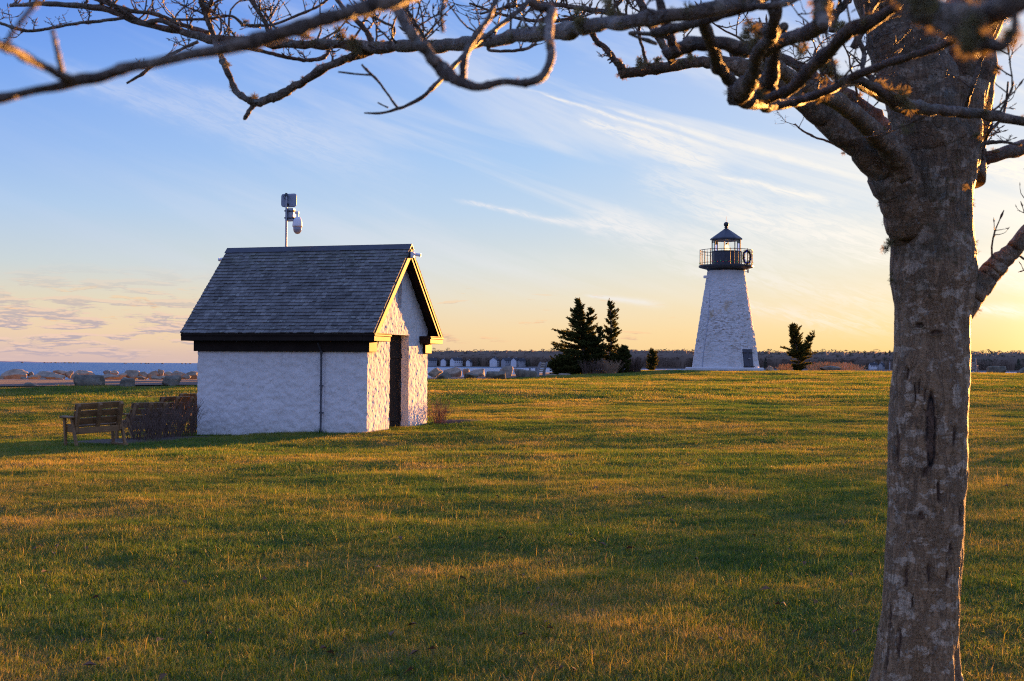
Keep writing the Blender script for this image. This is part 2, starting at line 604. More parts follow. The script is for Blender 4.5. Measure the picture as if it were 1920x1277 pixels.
def np_mesh(name, v, f, m, parent=None, smooth=False, tint=None, attr='tint'):
    """Mesh from numpy arrays; f is (n, 3) or (n, 4)."""
    me = bpy.data.meshes.new(name)
    v = np.asarray(v, np.float32)
    f = np.asarray(f, np.int32)
    me.vertices.add(len(v))
    me.vertices.foreach_set('co', v.ravel())
    k = f.shape[1]
    me.loops.add(f.size)
    me.loops.foreach_set('vertex_index', f.ravel())
    me.polygons.add(len(f))
    me.polygons.foreach_set('loop_start', np.arange(len(f), dtype=np.int32) * k)
    me.polygons.foreach_set('loop_total', np.full(len(f), k, np.int32))
    if smooth:
        me.polygons.foreach_set('use_smooth', np.ones(len(f), bool))
    if tint is not None:
        t = me.attributes.new(attr, 'FLOAT', 'POINT')
        t.data.foreach_set('value', np.asarray(tint, np.float32))
    me.materials.append(MAT[m] if isinstance(m, str) else m)
    me.update(calc_edges=True)
    me.validate()
    o = bpy.data.objects.new(name, me)
    COL.objects.link(o)
    if parent is not None:
        o.parent = parent
    return o


def thing(name, label, cat, loc=(0, 0, 0), rotz=0.0, group=None):
    o = bpy.data.objects.new(name, None)
    o.empty_display_size = .2
    COL.objects.link(o)
    o.location = loc
    o.rotation_euler = (0, 0, rotz)
    return tag(o, label, cat, group)


def tag(o, label=None, cat=None, group=None, kind=None):
    if label:
        o['label'] = label
    if cat:
        o['category'] = cat
    if group:
        o['group'] = group
    if kind:
        o['kind'] = kind
    return o


def copy_tree(o, parent=None):
    c = o.copy()
    COL.objects.link(c)
    if parent is not None:
        c.parent = parent
    for ch in list(o.children):
        copy_tree(ch, c)
    return c


def catmull(pts, n):
    """Catmull-Rom through rows of numbers."""
    P = np.asarray(pts, float)
    P = np.vstack([2 * P[0] - P[1], P, 2 * P[-1] - P[-2]])
    out = []
    for i in range(1, len(P) - 2):
        for t in np.linspace(0, 1, n, endpoint=False):
            a, b, c, d = P[i - 1:i + 3]
            out.append(.5 * ((2 * b) + (c - a) * t + (2 * a - 5 * b + 4 * c - d) * t * t + (3 * b - a - 3 * c + d) * t ** 3))
    out.append(P[-2])
    return np.array(out)
# ------------------------------------------------------------------ light and sky
EXPO = 2.2
sc.view_settings.view_transform = 'Standard'
sc.view_settings.look = 'None'
sc.view_settings.gamma = 1
sc.view_settings.exposure = EXPO
SUN = Vector((math.sin(SUN_AZ) * math.cos(SUN_EL), math.cos(SUN_AZ) * math.cos(SUN_EL), math.sin(SUN_EL)))
ld = bpy.data.lights.new('sun', 'SUN')
ld.energy = 5.0
ld.angle = R(.5)
ld.color = (1.0, .42, .095)
lo = bpy.data.objects.new('sun', ld)
lo.rotation_euler = SUN.to_track_quat('Z', 'Y').to_euler()
lo.location = (60, 90, 40)
COL.objects.link(lo)

w = bpy.data.worlds.new('World')
sc.world = w
w.use_nodes = True
w.node_tree.nodes.clear()
nt = NT(w.node_tree)
BG = .12
d = nt.node('ShaderNodeTexCoord').outputs['Generated']
d = nt.vm('NORMALIZE', d)
sx = nt.node('ShaderNodeSeparateXYZ', {0: d})
dx, dy, dz = sx.outputs
el = nt.m('MULTIPLY', nt.m('ARCSINE', dz), 57.2958)
az = nt.m('MULTIPLY', nt.m('ARCTAN2', dx, dy), 57.2958)
hl = nt.m('SQRT', nt.m('ADD', nt.m('MULTIPLY', dx, dx), nt.m('ADD', nt.m('MULTIPLY', dy, dy), 1e-6)))
cg = nt.m('DIVIDE', nt.m('ADD', nt.m('MULTIPLY', dx, math.sin(SUN_AZ)), nt.m('MULTIPLY', dy, math.cos(SUN_AZ))), hl)
gam = nt.m('MULTIPLY', nt.m('ARCCOSINE', nt.m('MINIMUM', nt.m('MAXIMUM', cg, -1.0), 1.0)), 57.2958)
ef = nt.m('DIVIDE', el, 40.0, clamp=True)
S = lambda lst: [(e / 40, srgb(*c)) for e, c in lst]
rl = nt.ramp(ef, S([(0, (222, 192, 184)), (1.35, (238, 210, 178)), (2.5, (228, 216, 190)), (4, (203, 214, 218)), (6.3, (176, 204, 236)),
                    (8.5, (152, 188, 240)), (11.9, (120, 166, 240)), (14.8, (94, 142, 232)), (25, (74, 120, 215)), (40, (70, 115, 210))]))
rm = nt.ramp(ef, S([(0, (244, 204, 148)), (1.45, (245, 217, 170)), (2.8, (234, 224, 200)), (4.1, (217, 223, 220)), (6.4, (189, 213, 237)),
                    (8.6, (170, 204, 243)), (12, (155, 190, 243)), (15, (126, 170, 240)), (25, (90, 135, 220)), (40, (75, 120, 210))]))
rr = nt.ramp(ef, S([(0, (253, 208, 128)), (.9, (252, 217, 145)), (2, (249, 226, 172)), (4.3, (238, 234, 214)), (6.5, (222, 231, 236)),
                    (9.9, (206, 221, 241)), (13, (196, 211, 241)), (15, (180, 200, 241)), (25, (120, 155, 225)), (40, (80, 125, 210))]))
sky = nt.mix(nt.map(gam, 52, 31, 0, 1, False), rl, rm)
sky = nt.mix(nt.map(gam, 31, 12, 0, 1, False), sky, rr)
# glow round the sun, just outside the frame
glow = nt.m('MULTIPLY', nt.map(gam, 14, 0), nt.map(el, 11, 1))
sky = nt.mix(glow, sky, (2.6, 2.0, 1.1, 1))

# high cirrus veil, combed from upper left to lower right
th = R(-19)
al = nt.m('ADD', nt.m('MULTIPLY', az, math.cos(th)), nt.m('MULTIPLY', el, math.sin(th)))
ac = nt.m('ADD', nt.m('MULTIPLY', az, -math.sin(th)), nt.m('MULTIPLY', el, math.cos(th)))
veil = nt.noise(nt.comb(nt.m('MULTIPLY', al, .05), nt.m('MULTIPLY', ac, .42), 3.1), 1.0, 5, .6, .5)
veil_f = nt.m('MULTIPLY', nt.map(veil, .44, .7), nt.m('MULTIPLY', nt.map(el, 1.5, 5), nt.map(gam, 52, 18, .15, 1.0, False)))
cw = nt.mix(nt.map(gam, 50, 14, 0, 1, False), srgb(208, 217, 242), srgb(255, 250, 238))
sky = nt.mix(nt.m('MULTIPLY', veil_f, .72), sky, cw)
wob = nt.noise(nt.comb(nt.m('MULTIPLY', az, .35), nt.m('MULTIPLY', el, .5), 9.0), 1.0, 4, .65)
fine = nt.noise(nt.comb(nt.m('MULTIPLY', al, .8), nt.m('MULTIPLY', ac, 4.5), 1.0), 1.0, 6, .72, .9)


def streak(a0, e0, a1, e1, wid, amt, warp=.6, tex=1.0):
    """A cirrus streak between two directions (azimuth, elevation in degrees)."""
    global sky
    L = math.hypot(a1 - a0, e1 - e0)
    ca, sa = (a1 - a0) / L, (e1 - e0) / L
    t = nt.m('DIVIDE', nt.m('ADD', nt.m('MULTIPLY', nt.m('SUBTRACT', az, a0), ca), nt.m('MULTIPLY', nt.m('SUBTRACT', el, e0), sa)), L)
    b = nt.m('ADD', nt.m('MULTIPLY', nt.m('SUBTRACT', az, a0), -sa), nt.m('MULTIPLY', nt.m('SUBTRACT', el, e0), ca))
    b = nt.m('ADD', b, nt.m('MULTIPLY', nt.m('SUBTRACT', wob, .5), warp * 2))
    wl = nt.map(t, 0, 1, wid * .45, wid * 1.5, False)
    g = nt.m('EXPONENT', nt.m('MULTIPLY', nt.m('POWER', nt.m('DIVIDE', b, wl), 2.0), -1.0))
    win = nt.m('MULTIPLY', nt.map(t, -.05, .12), nt.map(t, 1.05, .6))
    tx = nt.map(fine, .38, .6, 1 - tex, 1.0)
    f = nt.m('MULTIPLY', nt.m('MULTIPLY', g, win), nt.m('MULTIPLY', tx, amt))
    sky = nt.mix(f, sky, cw)


streak(.6, 11.5, 10.5, 8.4, .11, 1.0, .16, .45)
streak(3.8, 10.8, 16.0, 7.2, .16, .9, .2, .5)
streak(2.6, 10.4, 9.0, 8.15, .42, 1.0, .5, .75)
streak(4.6, 9.7, 9.3, 8.2, .3, 1.0, .3, .7)
streak(8.2, 7.95, 14.2, 6.6, .17, 1.0, .2, .5)
streak(-2.4, 6.9, 5.0, 5.5, .14, .85, .3, .6)
streak(2.8, 6.0, 6.4, 5.3, .42, .7, .8, .8)
streak(2.4, 6.3, 12.5, 3.9, 1.0, .5, .8, .8)
streak(-19.6, 11.6, -3.2, 7.8, .7, .42, .7, .5)
streak(-16.0, 11.8, -6.5, 9.2, .4, .35, .4, .5)
streak(9.0, 2.6, 16.5, 1.4, .4, .5, .3, .8)
streak(6.0, 4.2, 19.0, 2.1, .5, .4, .5, .8)
streak(17.0, 8.9, 25.5, 6.2, .75, 1.0, .6, .55)
streak(7.5, 6.6, 17.5, 4.6, .75, .8, .6, .6)
streak(14.0, 4.6, 25.0, 3.2, .6, .75, .5, .7)
streak(16.5, 2.6, 25.0, 1.9, .3, .8, .3, .6)
streak(5.0, 8.0, 15.0, 5.0, 1.1, .5, .8, .8)
streak(11.0, 11.5, 20.0, 9.0, .8, .6, .8, .7)
streak(3.0, 2.95, 6.6, 2.55, .12, .7, .1, .2)

# low cumulus far over the sea, thinning towards the sun
def cumulus(freq, thr, amt, mask, seed, dark, lit):
    global sky
    q = nt.comb(nt.m('MULTIPLY', az, freq), nt.m('MULTIPLY', el, freq * 6.5), seed)
    a = nt.noise(q, 1.0, 6, .6, .25)
    q2 = nt.comb(nt.m('MULTIPLY', az, freq), nt.m('MULTIPLY', nt.m('ADD', el, .09), freq * 6.5), seed)
    b = nt.noise(q2, 1.0, 6, .6, .25)
    f = nt.m('MULTIPLY', nt.map(a, thr, thr + .07), nt.m('MULTIPLY', mask, amt))
    sh = nt.map(nt.m('SUBTRACT', a, b), -.02, .07, 0, 1)
    sky = nt.mix(f, sky, nt.mix(sh, dark, lit))


cumulus(.46, .475, .95, nt.m('MULTIPLY', nt.m('MULTIPLY', nt.map(az, -8, -15), nt.map(el, 4.3, 1.0)), nt.map(el, -.1, .3)), 4.7,
        srgb(182, 170, 180), srgb(240, 206, 186))
cumulus(.5, .59, .75, nt.m('MULTIPLY', nt.map(el, 4.0, 1.6), nt.m('MULTIPLY', nt.map(el, .4, 1.2), nt.map(az, 11, 4))), 8.2,
        srgb(205, 168, 150), srgb(250, 205, 160))
band = nt.m('MULTIPLY', nt.map(el, .95, .1), nt.map(az, 2, -16))
sky = nt.mix(nt.m('MULTIPLY', band, .55), sky, srgb(206, 182, 184))

# the unseen sky overhead and behind: broad bright blue dusk
up = nt.m('MAXIMUM', nt.map(gam, 62, 105), nt.map(el, 19, 32))
sky = nt.mix(up, sky, nt.mix(nt.map(el, 2, 25, 0, 1, False), (.53, .56, .9, 1), (.32, .48, 1.05, 1)))
nish = nt.node('ShaderNodeTexSky', sky_type='NISHITA', sun_disc=False, sun_elevation=SUN_EL, sun_rotation=SUN_AZ, air_density=1.0, dust_density=1.2)
sky = nt.mix(nt.map(el, -.05, -.4), sky, (.05, .13, .26, 1))
full = nt.mix(.012, nt.vm('SCALE', sky, 1.0 / (2 ** EXPO) / BG), nish.outputs[0])
bg = nt.node('ShaderNodeBackground', {0: full, 1: BG})
nt.node('ShaderNodeOutputWorld', {0: bg.outputs[0]})
w.cycles.sampling_method = 'MANUAL'
w.cycles.sample_map_resolution = 1024

# ------------------------------------------------------------------ terrain
SEA = EYE - 2.9
RIP = np.array([(-90, 70), (-60, 74), (-20, 79), (-10, 85), (-4, 98), (2, 108), (10, 121), (25, 133), (60, 135), (140, 128)], float)
EDGE = np.array([(-90, 46), (-60, 50), (-20, 56.5), (-13.5, 58.5), (-8, 65), (-4.4, 72), (-.5, 80), (2.2, 91), (4, 106), (10, 118), (25, 130), (60, 132), (140, 125)], float)
VERGE = RIP + np.array([0, -5.0])
CTRL = np.array([(-4, 0, -1.6), (4, 0, -1.58), (0, -14, -1.6), (-3, 7, -1.58), (3, 7, -1.57), (0, 15, -1.57), (-7, 15, -1.6), (8, 15, -1.55),
                 (-10, 26, -1.66), (-5, 26, -1.62), (4, 26, -1.5), (12, 26, -1.45), (-3.2, 30.2, -1.56), (-7.2, 31.6, -1.68), (-2.1, 33.6, -1.55),
                 (-12, 32, -1.76), (-8.5, 31.6, -1.75), (-8.3, 34, -1.74), (-18, 35, -1.6), (0, 42, -1.33), (8, 45, -1.2), (18, 45, -1.15), (-18, 45, -1.36), (-10, 46, -1.35),
                 (-13.5, 58.5, -.97), (-20, 56.5, -1.05), (-4.4, 72, -.79), (1.4, 88, -.74), (-20, 78, -1.02), (-8, 84, -.95), (-4, 98, -.9),
                 (8, 70, -.85), (20, 75, -.72), (30, 75, -.68), (16.8, 107, -.36), (30, 112, -.36), (42, 112, -.42), (60, 110, -.45), (8, 100, -.52),
                 (60, 60, -.9), (-60, 60, -1.1), (-60, 30, -1.5), (60, 20, -1.4), (60, -14, -1.5), (-50, -14, -1.7), (5, 118, -.52), (25, 128, -.5),
                 (60, 130, -.6), (-90, 75, -1.1), (140, 128, -.7), (140, 0, -1.4)], float)


def _tps(a, b):
    r2 = ((a[:, None, :] - b[None, :, :]) ** 2).sum(-1)
    return .5 * r2 * np.log(r2 + 1e-9)


_n = len(CTRL)
_A = np.zeros((_n + 3, _n + 3))
_A[:_n, :_n] = _tps(CTRL[:, :2], CTRL[:, :2]) + np.eye(_n) * 12
_A[:_n, _n] = 1
_A[:_n, _n + 1:] = CTRL[:, :2]
_A[_n:, :_n] = _A[:_n, _n:].T
_W = np.linalg.solve(_A, np.concatenate([CTRL[:, 2], [0, 0, 0]]))


def line_y(L, x):
    return np.interp(x, L[:, 0], L[:, 1])


def ground(x, y):
    x = np.atleast_1d(np.asarray(x, float))
    y = np.atleast_1d(np.asarray(y, float))
    out = np.empty(len(x))
    for i in range(0, len(x), 20000):
        P = np.stack([x[i:i + 20000], y[i:i + 20000]], 1)
        out[i:i + 20000] = _tps(P, CTRL[:, :2]) @ _W[:_n] + _W[_n] + P @ _W[_n + 1:]
    z = out + EYE
    q = np.stack([x * .16, y * .2, x * 0 + 3.3], 1)
    und = noise3(q * .42 + 4) * .2 + noise3(q) * .085 + noise3(q * 2.7 + 9) * .05 + noise3(q * 8.1 + 5) * .022 + noise3(q * 20 + 5) * .013
    und *= np.clip((y + 2) / 10, .5, 1)
    z = z + und * np.where(y < line_y(EDGE, x), 1, .25)
    drop = np.clip((y - line_y(RIP, x) + 1) / 7, 0, 1)
    return z - (drop * drop * (3 - 2 * drop)) * 4.0


def gz(x, y):
    return float(ground(x, y)[0])


def stretch(*segs):
    out = []
    for a, b, st in segs:
        out.append(np.arange(a, b, st))
    return np.concatenate(out + [[segs[-1][1]]])


gx = stretch((-90, -26, 2.0), (-26, -10, .5), (-10, 10, .16), (10, 30, .4), (30, 50, .7), (50, 140, 3.0))
gy = stretch((-20, 4, 1.0), (4, 30, .14), (30, 60, .2), (60, 125, .35), (125, 150, .6))
XX, YY = np.meshgrid(gx, gy)
ZZ = ground(XX.ravel(), YY.ravel())
nx_, ny_ = len(gx), len(gy)
idx = np.arange(nx_ * ny_).reshape(ny_, nx_)
fq = np.stack([idx[:-1, :-1].ravel(), idx[:-1, 1:].ravel(), idx[1:, 1:].ravel(), idx[1:, :-1].ravel()], 1)
lawn = np_mesh('lawn', np.stack([XX.ravel(), YY.ravel(), ZZ], 1), fq, 'lawn_soil', smooth=True)
tag(lawn, 'wide mown winter lawn rising gently to the lighthouse', None, None, 'structure')


def loft(name, La, Lb, xs, nacross, m, lift, label):
    rows = []
    for t in np.linspace(0, 1, nacross):
        yy = line_y(La, xs) * (1 - t) + line_y(Lb, xs) * t
        rows.append(np.stack([xs, yy, ground(xs, yy) + lift], 1))
    v = np.concatenate(rows)
    n = len(xs)
    ii = np.arange(n * nacross).reshape(nacross, n)
    f = np.stack([ii[:-1, :-1].ravel(), ii[:-1, 1:].ravel(), ii[1:, 1:].ravel(), ii[1:, :-1].ravel()], 1)
    return tag(np_mesh(name, v, f, m, smooth=True), label, None, None, 'structure')


loft('road', EDGE, VERGE, np.arange(-60, 3.2, .5), 28, 'asphalt', .05, 'reddish asphalt road running along the shore behind the lawn')
loft('gravel_verge', VERGE + [0, .02], RIP + [0, 1.5], np.arange(-60, 12, .5), 12, 'gravel', .06, 'pale gravel strip between road and shore rocks')

# mulch beds round the hedge and at the shed corner
def patch(name, cx, cy, rx, ry, m, label, seed, rot=0.0, amp=.05):
    n, k = 48, 12
    vs, fs = [(cx, cy, 0)], []
    for i in range(1, k + 1):
        for j in range(n):
            a = 2 * math.pi * j / n
            rr_ = (i / k) * (1 + .18 * n3((math.cos(a) * 1.5, math.sin(a) * 1.5, seed)))
            u, v_ = rx * rr_ * math.cos(a), ry * rr_ * math.sin(a)
            vs.append((cx + u * math.cos(rot) - v_ * math.sin(rot), cy + u * math.sin(rot) + v_ * math.cos(rot), 0))
    vs = np.array(vs)
    r = np.concatenate([[0], np.repeat(np.arange(1, k + 1) / k, n)])
    vs[:, 2] = ground(vs[:, 0], vs[:, 1]) + .05 * (1 - r ** 4) - .015 * r ** 8 + amp * .5 * noise3(vs * 9 + seed) * (1 - r ** 3)
    for j in range(n):
        fs.append((0, 1 + j, 1 + (j + 1) % n, 1 + (j + 1) % n))
    for i in range(k - 1):
        for j in range(n):
            a, b = 1 + i * n + j, 1 + i * n + (j + 1) % n
            fs.append((a, b, b + n, a + n))
    mb = MB()
    mb.add(vs, [tuple(dict.fromkeys(f)) for f in fs])
    return tag(mb.build(name, m, smooth=True), label, None, None, 'stuff')


BEDS = [(-7.9, 28.9, 2.3, 1.0, R(62)), (-1.35, 34.2, .75, .5, 0)]
patch('mulch', *BEDS[0][:4], 'mulch', 'dark bark mulch under the benches and hedge', 1.0, BEDS[0][4])
patch('mulch', *BEDS[1][:4], 'mulch', 'dark bark mulch under the reddish shrub', 2.0, BEDS[1][4])

# sea
sv = [(-30000, 20, SEA), (30000, 20, SEA), (30000, 45000, SEA), (-30000, 45000, SEA)]
mb = MB().add(sv, [(0, 1, 2, 3)])
tag(mb.build('sea', 'sea'), 'rippled blue sea reaching the horizon', None, None, 'structure')

# ------------------------------------------------------------------ grass
gcol = bpy.data.collections.new('grass_patches')


def grass_patch(name, size, count, wid, hgt, seed, coarse=False):
    r = np.random.default_rng(seed)
    ext = size * .66
    p = r.uniform(-ext, ext, (count * 2, 2))
    edge = np.abs(p).max(1) / ext
    keep = r.uniform(0, 1, len(p)) < np.clip((1.02 - edge) / .35, 0, 1)
    p = p[keep][:count]
    n = len(p)
    cl = fbm(np.stack([p[:, 0] * 9 / (size / .6), p[:, 1] * 9 / (size / .6), np.full(n, seed * 3.1)], 1), 3)
    h = hgt * np.exp(r.normal(0, .32, n)) * (1 + 1.1 * cl)
    tall = r.uniform(0, 1, n) < .03
    h = np.where(tall, h * 1.7, h)
    a = r.uniform(0, 2 * np.pi, n)
    lean = np.abs(r.normal(0, .75, n)) + .15
    la = a + r.normal(0, .6, n)
    ld_ = np.stack([np.cos(la), np.sin(la)], 1)
    pe = np.stack([-np.sin(a), np.cos(a)], 1)
    ww = wid * r.uniform(.6, 1.3, n)
    z0 = np.full(n, -.02)
    B = p
    Mx = p + ld_ * (h * lean * .35)[:, None]
    T = p + ld_ * (h * lean * 1.15)[:, None]
    cosl = 1 / np.sqrt(1 + lean ** 2)
    v = np.empty((n, 5, 3))
    v[:, 0, :2] = B - pe * ww[:, None] / 2
    v[:, 1, :2] = B + pe * ww[:, None] / 2
    v[:, 2, :2] = Mx - pe * ww[:, None] * .42
    v[:, 3, :2] = Mx + pe * ww[:, None] * .42
    v[:, 4, :2] = T
    v[:, 0, 2] = v[:, 1, 2] = z0
    v[:, 2, 2] = v[:, 3, 2] = h * cosl * .58
    v[:, 4, 2] = h * cosl
    b = np.arange(n)[:, None] * 5
    f = np.concatenate([b + [0, 1, 3], b + [0, 3, 2], b + [2, 3, 4]])
    t = np.repeat(np.clip(r.normal(.5, .22, n) + np.where(r.uniform(0, 1, n) < .1, .3, 0), 0, 1.2), 5)
    o = np_mesh(name, v.reshape(-1, 3), f, 'grass_blade', tint=t)
    COL.objects.unlink(o)
    gcol.objects.link(o)
    return o


NV = 4
# zero padded names keep the collection's order: near, mid, far
for k in range(NV):
    grass_patch(f'grass_patch_a{k}', .3, 950, .0027, .036, 20 + k)
for k in range(NV):
    grass_patch(f'grass_patch_b{k}', .8, 2700, .0045, .038, 40 + k)
for k in range(NV):
    grass_patch(f'grass_patch_c{k}', 1.8, 3400, .013, .055, 60 + k)

SHX, SHY, STH = -3.195, 30.2, R(18.36)       # shed corner and heading
SHL, SHW = 4.28, 3.574


def shed_local(x, y):
    rx, ry = x - SHX, y - SHY
    return rx * math.cos(STH) - ry * math.sin(STH), rx * math.sin(STH) + ry * math.cos(STH)


def in_bed(x, y, grow=1.0):
    hit = np.zeros(len(x), bool)
    for cx, cy, rx, ry, ro in BEDS:
        u = (x - cx) * math.cos(ro) + (y - cy) * math.sin(ro)
        v_ = -(x - cx) * math.sin(ro) + (y - cy) * math.cos(ro)
        hit |= (u / (rx * grow)) ** 2 + (v_ / (ry * grow)) ** 2 < 1
    return hit


pts, rots, scl, vid = [], [], [], []
for (y0, y1, size, base) in ((4.2, 19, .3, 0), (19, 46, .8, NV), (46, 131, 1.8, 2 * NV)):
    ys = np.arange(y0, y1, size)
    for yy in ys:
        hw = .4 * yy + 1.6
        xs = np.arange(-hw, hw, size) + rng.uniform(-.1, .1)
        x = xs + rng.uniform(-.12, .12, len(xs)) * size
        y = yy + rng.uniform(-.12, .12, len(xs)) * size + size / 2
        ok = y < line_y(EDGE, x) - size * .35
        lx, ly = shed_local(x, y)
        ok &= ~((lx > -SHL + size * .3) & (lx < -size * .3) & (ly > size * .3) & (ly < SHW - size * .3))
        ok &= ~in_bed(x, y, .97)
        ok &= ((x - 16.75) ** 2 + (y - 110) ** 2) > 2.6 ** 2
        x, y = x[ok], y[ok]
        if not len(x):
            continue
        z = ground(x, y)
        e = size * .4
        sxl = (ground(x + e, y) - ground(x - e, y)) / (2 * e)
        syl = (ground(x, y + e) - ground(x, y - e)) / (2 * e)
        for i in range(len(x)):
            nrm = Vector((-sxl[i], -syl[i], 1)).normalized()
            q = nrm.to_track_quat('Z', 'Y') @ Matrix.Rotation(rng.uniform(0, 6.28), 3, 'Z').to_quaternion()
            eu = q.to_euler()
            pts.append((x[i], y[i], z[i]))
            rots.append((eu.x, eu.y, eu.z))
            hs = .75 + .9 * float(fbm(np.array([[x[i] * .45, y[i] * .45, 2.2]]), 3)[0]) + rng.uniform(-.06, .1)
            scl.append((1, 1, max(.5, hs + .15)))
            vid.append(base + int(rng.integers(NV)))
me = bpy.data.meshes.new('grass')
me.from_pydata(pts, [], [])
for nm, ty, data in (('rot', 'FLOAT_VECTOR', rots), ('scl', 'FLOAT_VECTOR', scl)):
    t = me.attributes.new(nm, ty, 'POINT')
    t.data.foreach_set('vector', np.asarray(data, np.float32).ravel())
t = me.attributes.new('vid', 'INT', 'POINT')
t.data.foreach_set('value', np.asarray(vid, np.int32))
grass = bpy.data.objects.new('grass', me)
COL.objects.link(grass)
tag(grass, 'short tufted green and straw coloured lawn grass', None, None, 'stuff')
ng = bpy.data.node_groups.new('grass_scatter', 'GeometryNodeTree')
ng.interface.new_socket('Geometry', in_out='INPUT', socket_type='NodeSocketGeometry')
ng.interface.new_socket('Geometry', in_out='OUTPUT', socket_type='NodeSocketGeometry')
N = ng.nodes
gi, go = N.new('NodeGroupInput'), N.new('NodeGroupOutput')
ci = N.new('GeometryNodeCollectionInfo')
ci.inputs['Collection'].default_value = gcol
ci.inputs['Separate Children'].default_value = True
ci.inputs['Reset Children'].default_value = True
ip = N.new('GeometryNodeInstanceOnPoints')
ip.inputs['Pick Instance'].default_value = True


def named(nm, ty):
    n = N.new('GeometryNodeInputNamedAttribute')
    n.data_type = ty
    n.inputs['Name'].default_value = nm
    return n.outputs['Attribute']


er = N.new('FunctionNodeEulerToRotation')
Lk = ng.links
Lk.new(gi.outputs[0], ip.inputs['Points'])
Lk.new(ci.outputs[0], ip.inputs['Instance'])
Lk.new(named('vid', 'INT'), ip.inputs['Instance Index'])
Lk.new(named('rot', 'FLOAT_VECTOR'), er.inputs[0])
Lk.new(er.outputs[0], ip.inputs['Rotation'])
Lk.new(named('scl', 'FLOAT_VECTOR'), ip.inputs['Scale'])
Lk.new(ip.outputs[0], go.inputs[0])
md = grass.modifiers.new('scatter', 'NODES')
md.node_group = ng

# a few fallen leaves
lf = MB()
rl_ = random.Random(44)
for i in range(130):
    D = rl_.uniform(6.5, 26) if i % 3 else rl_.uniform(6.5, 12)
    x = rl_.uniform(-.37, .37) * D
    if shed_local(np.array([x]), np.array([D]))[0][0] > -5 and D > 28:
        continue
    c_ = Vector((x, D, gz(x, D) + rl_.uniform(.02, .05)))
    a = rl_.uniform(0, 6.28)
    u_ = Vector((math.cos(a), math.sin(a), rl_.gauss(0, .4))).normalized() * rl_.uniform(.02, .04)
    v_ = u_.cross(Vector((rl_.gauss(0, .4), rl_.gauss(0, .4), 1))).normalized() * u_.length * .55
    lf.add([c_ - u_, c_ - v_ + Vector((0, 0, .012)), c_ + u_ * 1.1, c_ + v_ + Vector((0, 0, .016))], [(0, 1, 2, 3)])
tag(lf.build('fallen_leaves', 'dead_leaf'), 'scattered small brown fallen leaves on the grass', None, None, 'stuff')

# bare trees added outside the frame towards the sun; their crowns throw the broad soft shadow bands on the lawn
tl = MB()
rt0 = random.Random(61)
for tx, ty, th, cw_, nn in ((25.5, 50, 6.5, 3.0, 210), (31, 58, 5.5, 3.4, 240), (38, 71, 7.0, 3.6, 230), (45, 96, 6, 4, 330), (57, 108, 4.5, 4.5, 330)):
    gz0 = gz(tx, ty)
    tl.tube([(tx, ty, gz0 - .2), (tx + .1, ty, gz0 + th * .4), (tx, ty, gz0 + th * .9)], [.16, .12, .03], 7)
    for i in range(nn):
        a = rt0.uniform(0, 6.28)
        zz_ = rt0.uniform(.14, .98)
        r_ = math.sqrt(rt0.random()) * cw_ * math.sqrt(max(.04, 1 - (2 * zz_ - 1) ** 2))
        c_ = Vector((tx + math.cos(a) * r_, ty + math.sin(a) * r_, gz0 + zz_ * th))
        d_ = Vector((math.cos(a) * .8 + rt0.gauss(0, .4), math.sin(a) * .8 + rt0.gauss(0, .4), rt0.uniform(.1, 1.2))).normalized()
        tl.tube([c_, c_ + d_ * rt0.uniform(.4, 1.1)], [rt0.uniform(.02, .045), .008], 4, False)
tag(tl.build('shadow_trees', 'dark_trunk'), 'unseen bare trees added toward the low sun to shade the lawn', None, None, 'stuff')
# ------------------------------------------------------------------ the stone shed
L_, W_ = SHL, SHW
ZT, ZR, ZF = 2.248, 4.311, 1.827          # eave tip, ridge, underside of the frieze
OV, EO = .283, .277                       # rake and eave overhang
shed = thing('stone_shed', 'small whitewashed stone shed with dark shingled gable roof and black trim', 'shed', (SHX, SHY, 0), -STH)


def wall_noise(p):
    q = np.asarray(p)
    a = fbm(q * np.array([5.5, 5.5, 6.5]), 3) * .034
    b = np.abs(noise3(q * np.array([15, 15, 10]) + 4))
    c = fbm(q * np.array([33, 33, 24]) + 8, 2)
    k = .4 + .6 * np.clip((q[..., 0] + .3) / .28, 0, 1)
    return a * (1.25 - .25 * k) + ((b - .22) * .018 + c * .011) * k


def wall_face(org, ua, va, nrm, us, vs, mask, corners=(), lip=None):
    """Displaced grid; corners are (axis, coordinate) edges where neighbours meet and the shift is shared."""
    U, V = np.meshgrid(us, vs)
    P = np.asarray(org) + U[..., None] * np.asarray(ua) + V[..., None] * np.asarray(va)
    Nn = np.broadcast_to(np.asarray(nrm, float), P.shape).copy()
    for u_edge, n_other in corners:
        k = np.clip(1 - np.abs(U - u_edge) / .06, 0, 1)[..., None] ** 2
        Nn = Nn + k * np.asarray(n_other, float)
    if lip is not None:
        k = np.clip(1 - V / .05, 0, 1)[..., None]
        Nn = Nn * (1 - k) + np.asarray(lip, float) * k
    dsp = wall_noise(P.reshape(-1, 3)).reshape(U.shape)
    P = P + Nn * dsp[..., None]
    n = len(us)
    ii = np.arange(U.size).reshape(U.shape)
    f = np.stack([ii[:-1, :-1], ii[:-1, 1:], ii[1:, 1:], ii[1:, :-1]], -1)
    cu, cv = (us[:-1] + us[1:]) / 2, (vs[:-1] + vs[1:]) / 2
    CU_, CV_ = np.meshgrid(cu, cv)
    return P.reshape(-1, 3), f[mask(CU_, CV_)].reshape(-1, 4)


DW0, DW1, DZ = 1.24, 2.37, 2.245           # door opening across the gable, its head
VW0, VW1, VZ0, VZ1 = 1.66, 1.9, 2.87, 3.6  # slit vent
parts_v, parts_f, off = [], [], 0


def push(pv, pf):
    global off
    parts_v.append(pv)
    parts_f.append(pf + off)
    off += len(pv)


